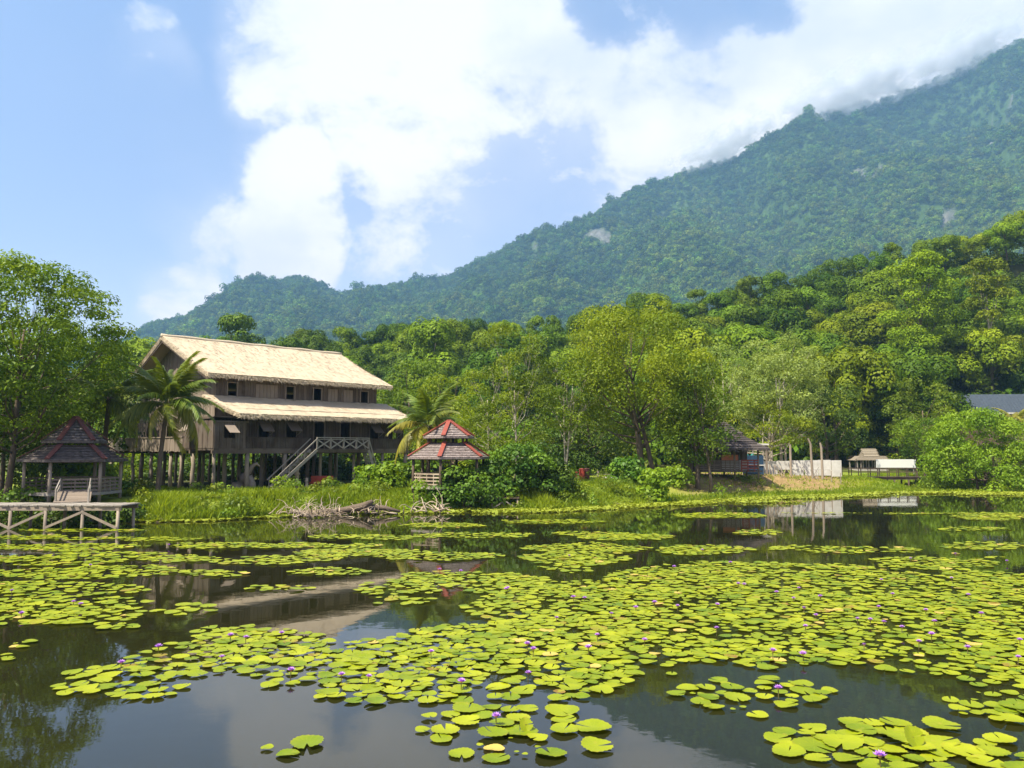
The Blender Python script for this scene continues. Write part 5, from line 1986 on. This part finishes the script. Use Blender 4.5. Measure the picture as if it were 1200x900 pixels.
# ---------------------------------------------------------------- water lilies
# patches as seen from the bank: centre and half-size on the photograph, density, name
PATCH = [
    (600, 838, 66, 11, .7, 'ring'), (650, 866, 58, 24, .8, 'ring'), (530, 858, 56, 22, .6, 'ring'), (600, 884, 60, 11, .8, 'ring'),
    (893, 817, 92, 20, .66, 'islet'), (862, 808, 50, 14, .45, 'islet'),
    (975, 872, 66, 22, 1, 'corner'), (1045, 853, 66, 12, .9, 'corner'), (1130, 868, 80, 15, .95, 'corner'), (1090, 894, 120, 10, .6, 'corner'), (1180, 892, 40, 14, .9, 'corner'),
    (1170, 828, 66, 24, 1, 'right'), (1105, 822, 22, 6, .5, 'right'), (1190, 812, 40, 14, .9, 'right'),
    (340, 880, 32, 9, .38, 'few'), (275, 890, 9, 4, .5, 'few'),
    (140, 802, 75, 20, .62, 'leftmat'), (215, 775, 75, 22, .8, 'leftmat'), (300, 765, 80, 24, .92, 'leftmat'), (265, 745, 60, 10, .7, 'leftmat'), (380, 788, 85, 20, 1, 'leftmat'),
    (320, 748, 55, 6, .6, 'leftmat'),
    (480, 785, 110, 28, 1, 'midmat'), (570, 770, 110, 32, 1, 'midmat'), (660, 770, 80, 34, 1, 'midmat'), (600, 800, 110, 22, .95, 'midmat'), (520, 805, 110, 16, .95, 'midmat'), (560, 748, 80, 14, .9, 'midmat'), (430, 815, 50, 10, .7, 'midmat'),
    (640, 715, 80, 22, 1, 'bigmat'), (720, 705, 90, 26, 1, 'bigmat'), (820, 700, 110, 34, 1, 'bigmat'), (930, 705, 110, 40, 1, 'bigmat'), (1040, 705, 120, 44, 1, 'bigmat'), (1150, 705, 110, 46, 1, 'bigmat'),
    (790, 745, 110, 24, 1, 'bigmat'), (880, 755, 110, 28, 1, 'bigmat'), (980, 755, 120, 26, 1, 'bigmat'), (1090, 765, 110, 30, 1, 'bigmat'), (1170, 775, 70, 36, 1, 'bigmat'),
    (800, 770, 60, 14, .85, 'bigmat'), (700, 725, 70, 18, .95, 'bigmat'), (850, 672, 80, 9, .95, 'bigmat'), (770, 678, 70, 8, .8, 'bigmat'), (1100, 662, 80, 8, .8, 'bigmat'), (760, 760, 20, 8, .5, 'bigmat'), (780, 788, 12, 4, .8, 'bigmat'),
    (560, 682, 90, 9, .95, 'strips'), (610, 690, 80, 7, .9, 'strips'), (520, 675, 50, 7, .8, 'strips'), (680, 655, 60, 8, .95, 'strips'), (690, 643, 70, 5, .85, 'strips'), (825, 645, 52, 5, .95, 'strips'), (640, 612, 60, 2.5, .7, 'strips'),
    (660, 668, 30, 4, .4, 'strips'), (470, 705, 35, 5, .45, 'strips'), (940, 642, 34, 3, .6, 'strips'), (1010, 645, 60, 4, .55, 'strips'), (1060, 657, 40, 4, .75, 'strips'), (740, 630, 50, 4, .85, 'strips'), (890, 624, 30, 2.5, .8, 'strips'),
    (70, 718, 78, 14, .95, 'farleft'), (-10, 722, 80, 11, 1, 'farleft'), (-90, 690, 70, 14, .8, 'farleft'), (-90, 655, 80, 8, .8, 'farleft'), (1290, 700, 70, 50, 1, 'bigmat'), (1280, 830, 70, 30, .8, 'right'), (140, 706, 40, 5, .75, 'farleft'), (60, 692, 90, 7, .85, 'farleft'), (30, 688, 50, 5, .9, 'farleft'), (60, 672, 90, 6, 1, 'farleft'), (150, 670, 50, 7, .85, 'farleft'),
    (60, 657, 100, 6, .9, 'farleft'), (50, 642, 100, 4, .85, 'farleft'), (130, 650, 60, 3, .7, 'farleft'), (215, 655, 60, 4, .8, 'farleft'), (270, 640, 110, 3.5, .85, 'farleft'), (220, 715, 35, 6, .6, 'farleft'),
    (250, 672, 40, 4, .55, 'farleft'), (300, 660, 50, 3, .8, 'farleft'), (340, 655, 60, 3, .5, 'farleft'), (20, 630, 60, 3, .9, 'farleft'), (140, 632, 80, 2, .5, 'farleft'), (30, 757, 14, 4, .8, 'farleft'), (10, 772, 10, 4, .6, 'farleft'), (130, 735, 28, 4, .45, 'farleft'), (100, 622, 70, 1.5, .6, 'farleft'),
    (420, 648, 70, 5, .85, 'strips'), (500, 652, 70, 5, .9, 'strips'), (380, 670, 50, 4, .7, 'strips'), (400, 640, 50, 3, .9, 'strips'), (330, 690, 40, 3, .4, 'strips'), (430, 630, 60, 3, .8, 'strips'), (560, 628, 60, 3, .6, 'strips'), (520, 616, 50, 2.5, .7, 'strips'),
    (480, 690, 60, 8, .5, 'strips'), (1150, 640, 40, 4, .7, 'strips'), (1170, 604, 45, 5, .9, 'strips'), (1080, 601, 40, 2, .8, 'strips'), (970, 600, 60, 2, .6, 'strips'), (840, 604, 50, 3, .9, 'strips'), (880, 597, 40, 2, .6, 'strips'), (1130, 620, 40, 2, .4, 'strips'), (690, 626, 40, 2.5, .7, 'strips'),
]
PLABEL = {
    'ring': 'single lily pad in the small ring of pads at bottom centre',
    'islet': 'lily pad in the separate islet of pads below the big right-hand mat',
    'corner': 'large lily pad in the loose group at the bottom right corner',
    'right': 'lily pad crowding the right edge below the big mat',
    'few': 'lone lily pad floating on the sky reflection at the bottom',
    'leftmat': 'lily pad in the mat reaching across the lower left water',
    'midmat': 'lily pad in the dense mat left of centre, below the pale roof reflection',
    'bigmat': 'lily pad in the great yellow-green mat filling the right half',
    'strips': 'lily pad in a thin strip of pads near the far bank',
    'farleft': 'lily pad in the streaky mats at the far left',
}


def pad_outline(rng, n=36):
    """round leaf with a notch and a scalloped, slightly lifted rim, unit radius"""
    half = rng.uniform(.04, .17)
    a = np.linspace(half, 2 * math.pi - half, n)
    r = 1 + .045 * np.where(np.arange(n) % 2, 1, -1) * rng.uniform(.5, 1.1) + .04 * np.sin(a * 3 + rng.uniform(0, 6)) + .03 * np.sin(a * 5 + rng.uniform(0, 6))
    lift = rng.uniform(.02, .09) + .06 * np.sin(a * 2 + rng.uniform(0, 6)) * rng.random() + np.where(rng.random() < .3, .26 * np.clip(np.sin(a + rng.uniform(0, 6)) - .55, 0, 1), 0)
    rim = np.stack([r * np.cos(a), r * np.sin(a), lift], 1)
    inner = rim * np.array([.6, .6, .3])
    V = np.concatenate([[[0.06, 0, -.01]], inner, rim])
    F3 = np.array([[0, i, i + 1] for i in range(1, n)])
    F4 = np.array([[i, i + n, i + n + 1, i + 1] for i in range(1, n)])
    return V, F3, F4


def lilies():
    rng = np.random.default_rng(21)
    kinds = [pad_outline(np.random.default_rng(500 + i)) for i in range(12)]
    A = np.array([p[:5] for p in PATCH], float)
    names = [p[5] for p in PATCH]
    n = 230000
    y = np.sqrt(rng.uniform(8.6 ** 2, 52 ** 2, n))
    x = rng.uniform(-.78, .78, n) * y
    px, py = project(x, y, 0 * x)
    best = np.zeros(n)
    which = np.zeros(n, int)
    wob = fbm(x * .55, y * .55, 51)
    for i, (cx, cy_, rx, ry, de) in enumerate(A):
        d2 = ((px - cx) / rx) ** 2 + ((py - cy_) / ry) ** 2
        v = de * sstep((1.22 - d2 + (wob - .5) * 2.2) / .35)
        up = v > best
        best[up] = v[up]
        which[up] = i
    holes = sstep((fbm(x * .75 + 9, y * .55, 61) - .40) / .08)
    best = best * (.22 + .78 * holes)
    cand = np.nonzero(rng.random(n) < best * np.clip(.10 + .006 * y, 0, .5) * 4)[0]
    grid, out = {}, []
    for c in cand:
        X, Y = x[c], y[c]
        r = (.225 if Y < 13 else .175) * (.62 + .62 * rng.random()) * (.8 if rng.random() < .2 else 1)
        if names[which[c]] in ('bigmat',):
            r *= .92
        k = (int(X // .7), int(Y // .7))
        bad = False
        for i in (-1, 0, 1):
            for j in (-1, 0, 1):
                for (a, b, r2) in grid.get((k[0] + i, k[1] + j), ()):
                    if (a - X) ** 2 + (b - Y) ** 2 < ((r + r2) * (.66 if best[c] > .8 else .80)) ** 2:
                        bad = True
                        break
        if bad:
            continue
        grid.setdefault(k, []).append((X, Y, r))
        out.append((X, Y, r, names[which[c]]))
    # young leaves and flecks in the gaps
    wob2 = fbm(x * 1.4, y * 1.1, 71)
    young = np.nonzero((rng.random(n) < .16 * np.minimum(best * 1.6, 1) * (wob2 > .42)) & (y < 42))[0]
    for c in young:
        X, Y = x[c], y[c]
        r = .035 + .085 * rng.random() ** 1.5
        k = (int(X // .7), int(Y // .7))
        if any((a - X) ** 2 + (b - Y) ** 2 < ((r + r2) * .9) ** 2 for i in (-1, 0, 1) for j in (-1, 0, 1) for (a, b, r2) in grid.get((k[0] + i, k[1] + j), ())):
            continue
        grid.setdefault(k, []).append((X, Y, r))
        out.append((X, Y, r, names[which[c]]))
    vis = [o for o in out if -140 < project(o[0], o[1], 0)[0] < 1340 and project(o[0], o[1], 0)[1] < 915]
    vis.sort(key=lambda o: -(o[2] ** 2) / o[1] ** 3)
    seen = [o for o in vis if 0 < project(o[0], o[1], 0)[0] < 1200 and project(o[0], o[1], 0)[1] < 900][:300]
    big = set(id(o) for o in seen)
    meshes = []
    for i, (V, F3, F4) in enumerate(kinds):
        for t in range(3):
            meshes.append(np_mesh('lily_pad', V, [F3, F4], [M['pad']], np.full(len(F3) + len(F4), [.05, .45, .9][t]), smooth=True, padco=V))
    ochre = np_mesh('lily_pad', kinds[3][0], [kinds[3][1], kinds[3][2]], [M['pad']], np.full(len(kinds[3][1]) + len(kinds[3][2]), .99), smooth=True, padco=kinds[3][0])
    restV, r3, r4, t3, t4, nb, rco = [], [], [], [], [], 0, []
    for o in vis:
        X, Y, r, nm = o
        rz = rng.uniform(0, 6.283)
        tilt = rng.normal(0, .03, 2)
        z = .012 + rng.random() * .03
        if id(o) in big:
            old = rng.random() < .012
            ob = link('lily_pad', ochre if old else meshes[int(rng.integers(len(meshes)))])
            ob.location = (X, Y, z)
            ob.rotation_euler = (tilt[0], tilt[1], rz)
            ob.scale = (r, r * rng.uniform(.9, 1.05), r)
            lb = PLABEL[nm]
            if old:
                lb = lb.replace('lily pad', 'ochre, dying lily pad', 1)
            tag(ob, lb, 'lily pad', lb + ' (alike)')
        else:
            V, F3, F4 = kinds[int(rng.integers(12))]
            c, s = math.cos(rz), math.sin(rz)
            W = np.stack([(V[:, 0] * c - V[:, 1] * s) * r + X, (V[:, 0] * s + V[:, 1] * c) * r + Y, V[:, 2] * r + z + tilt[0] * V[:, 0] * r], 1)
            restV.append(W)
            rco.append(V)
            r3.append(F3 + nb)
            r4.append(F4 + nb)
            t = .99 if rng.random() < .012 else rng.uniform(0, .95)
            t3.append(np.full(len(F3), t))
            t4.append(np.full(len(F4), t))
            nb += len(V)
    print('pads', len(vis), 'rest', len(restV))
    tag(link('lily_pad_mat', np_mesh('lily_pad_mat', np.concatenate(restV), [np.concatenate(r3), np.concatenate(r4)], [M['pad']], np.concatenate(t3 + t4), smooth=True, padco=np.concatenate(rco))), kind='stuff')
    return out


PADS = lilies()


def special_pads():
    """folded leaves standing out of the water"""
    for px, py, r, lb in ((1070, 876, .15, 'round lily leaf standing upright above the water in the bottom right group'), (616, 857, .10, 'half-folded young lily leaf rising inside the bottom centre ring')):
        q = on(px, py, 0)
        root = tag(empty('lily_pad', q, .3), lb, 'lily pad')
        V, F3, F4 = pad_outline(np.random.default_rng(px))
        c, s = math.cos(1.05), math.sin(1.05)
        W = np.stack([V[:, 0] * r, V[:, 1] * r * c - np.abs(V[:, 0]) * r * .25, V[:, 1] * r * s + r * .95 + np.abs(V[:, 0]) * r * .1], 1)
        link('leaf', np_mesh('leaf', W, [F3, F4], [M['pad']], np.full(len(F3) + len(F4), .5), smooth=True, padco=V), root)
        m = MB()
        m.tube([(0, .02, -.2), (0, 0, .1), (0, 0, r * .95)], .012, 6)
        m.build('stem', M['stem'], root)


special_pads()

FLOWERS = [(1031, 888), (912, 808), (905, 764), (1013, 757), (941, 767), (865, 685), (872, 686), (745, 713), (716, 720), (685, 702), (672, 701), (625, 762), (618, 756),
           (619, 790), (956, 722), (962, 700), (936, 690), (910, 695), (1046, 697), (1095, 729), (1135, 698), (1150, 720), (1085, 716), (1057, 736), (1092, 744), (1005, 726),
           (1020, 727), (1035, 730), (1195, 751), (1193, 771), (1134, 760), (1077, 753), (823, 645), (667, 652), (790, 665), (856, 660), (1067, 655), (1180, 658), (1032, 680),
           (1115, 678), (840, 709), (755, 751), (652, 725), (840, 737), (942, 714), (944, 735), (767, 707), (794, 711), (930, 702), (1030, 712), (260, 771), (288, 748), (270, 746),
           (186, 759), (142, 778), (341, 787), (400, 792), (431, 794), (86, 706), (95, 709), (25, 720), (14, 693), (581, 841), (505, 765), (595, 690), (515, 668), (540, 670), (593, 691), (198, 639), (106, 663), (540, 800), (690, 760), (330, 743), (1120, 650), (700, 745)]


def flowers():
    def build(seed):
        rng = np.random.default_rng(seed)
        V, Q = [], []
        for ringk, (np_, el, L) in enumerate(((9, .55, .085), (9, .95, .08), (6, 1.25, .065))):
            for k in range(np_):
                a = 2 * math.pi * (k + ringk * .5) / np_ + rng.normal(0, .06)
                d = np.array([math.cos(a) * math.cos(el), math.sin(a) * math.cos(el), math.sin(el)])
                s = np.array([-math.sin(a), math.cos(a), 0]) * .019
                up = np.array([-math.cos(a) * math.sin(el), -math.sin(a) * math.sin(el), math.cos(el)])
                b = len(V)
                V += [d * .01, d * L * .5 + s + up * .006, d * L, d * L * .5 - s + up * .006]
                Q.append((b, b + 1, b + 2, b + 3))
        return np.array(V), np.array(Q)
    V, Q = build(1)
    pm = np_mesh('petals', V, [Q], [M['petal']], np.random.default_rng(2).random(len(Q)))
    m = MB()
    m.tube([(0, 0, .0), (0, 0, .03), (0, 0, .045)], [.012, .022, .01], 8)
    sm = bpy.data.meshes.new('stamens')
    sm.from_pydata(m.v, [], m.f)
    sm.materials.append(M['stamen'])
    m = MB()
    m.tube([(0.02, 0, -.35), (0, 0, 0)], .008, 6)
    tm = bpy.data.meshes.new('stem')
    tm.from_pydata(m.v, [], m.f)
    tm.materials.append(M['stem'])
    rng = np.random.default_rng(9)
    for i, (px, py) in enumerate(FLOWERS):
        h = .14 if py > 735 else .10
        q = on(px, py, h)
        reg = ('big violet water lily blossom at the bottom right corner' if i == 0 else 'violet water lily blossom in the small islet of pads' if i == 1 else
               'violet water lily blossom above the ring of pads at bottom centre' if (px, py) == (581, 841) else
               'violet water lily blossom on the great right-hand mat' if px > 760 and py > 668 else
               'small violet water lily blossom near the far bank' if py < 668 else
               'violet water lily blossom on the mat at lower left' if px < 470 and py > 735 else
               'violet water lily blossom in the streaky mats at far left' if px < 300 else 'violet water lily blossom on the central mats')
        grp = None if i < 2 or (px, py) == (581, 841) else reg
        root = tag(empty('water_lily', (q.x, q.y, 0), rng.uniform(0, 6)), reg, 'water lily', grp)
        s = rng.uniform(.85, 1.2) * (1.35 if i == 0 else 1.0)
        for nm, me, dz in (('petals', pm, h), ('stamens', sm, h), ('stem', tm, h)):
            o = link(nm, me, root)
            o.location = (0, 0, dz)
            o.scale = (s, s, s) if nm != 'stem' else (1, 1, 1)
        if rng.random() < .5:
            root.rotation_euler[0] = rng.normal(0, .12)


flowers()


# ---------------------------------------------------------------- cloud resting on the ridge
def ridge_cloud():
    import bmesh
    mat, t = new_mat('drifting cloud')
    co = t.n('ShaderNodeTexCoord').outputs['Object']
    ln = t.n('ShaderNodeVectorMath', operation='LENGTH', ins={0: co}).outputs['Value']
    n = t.noise(t.scalevec(co, (2.6, 1.2, 1.5)), 2.2, 7.0, .62)
    d = t.math('SUBTRACT', t.math('ADD', t.rng(ln, 1.0, .2, 0, 1.0), t.math('MULTIPLY', t.math('SUBTRACT', n, .5), 3.0)), .40)
    d = t.math('MULTIPLY', t.math('MULTIPLY', t.rng(d, 0, .8, 0, 1, smooth=True), t.rng(ln, 1.0, .8)), .03)
    v = t.n('ShaderNodeVolumePrincipled', ins={'Color': (.97, .98, 1.0, 1), 'Density': d, 'Anisotropy': -.5})
    t.n('ShaderNodeOutputMaterial', ins={'Volume': v.outputs[0]})
    for k, (px, py, rx, rz, rot) in enumerate(((1000, 108, 420, 120, 19), (850, 170, 260, 70, 22), (1130, 62, 300, 110, 25))):
        bm = bmesh.new()
        bmesh.ops.create_icosphere(bm, subdivisions=3, radius=1)
        me = bpy.data.meshes.new('cloudbank')
        bm.to_mesh(me)
        bm.free()
        me.materials.append(mat)
        o = link('cloudbank', me)
        o.location = at(px, py, YR - 60)
        o.rotation_euler = (0, -math.radians(rot), 0)
        o.scale = (rx, 150, rz)
        tag(o, kind='stuff')


ridge_cloud()

# ---------------------------------------------------------------- air between here and the mountain
def haze():
    m = MB()
    m.box(-2950, 2950, -125, 2950, -4, 1750)
    mat, t = new_mat('pale air')
    v = t.n('ShaderNodeVolumePrincipled', ins={'Color': (.34, .63, 1.0, 1), 'Density': HAZE, 'Anisotropy': 0.0})
    t.n('ShaderNodeOutputMaterial', ins={'Volume': v.outputs[0]})
    o = m.build('haze', mat)
    tag(o, kind='stuff')


HAZE = .00015
haze()
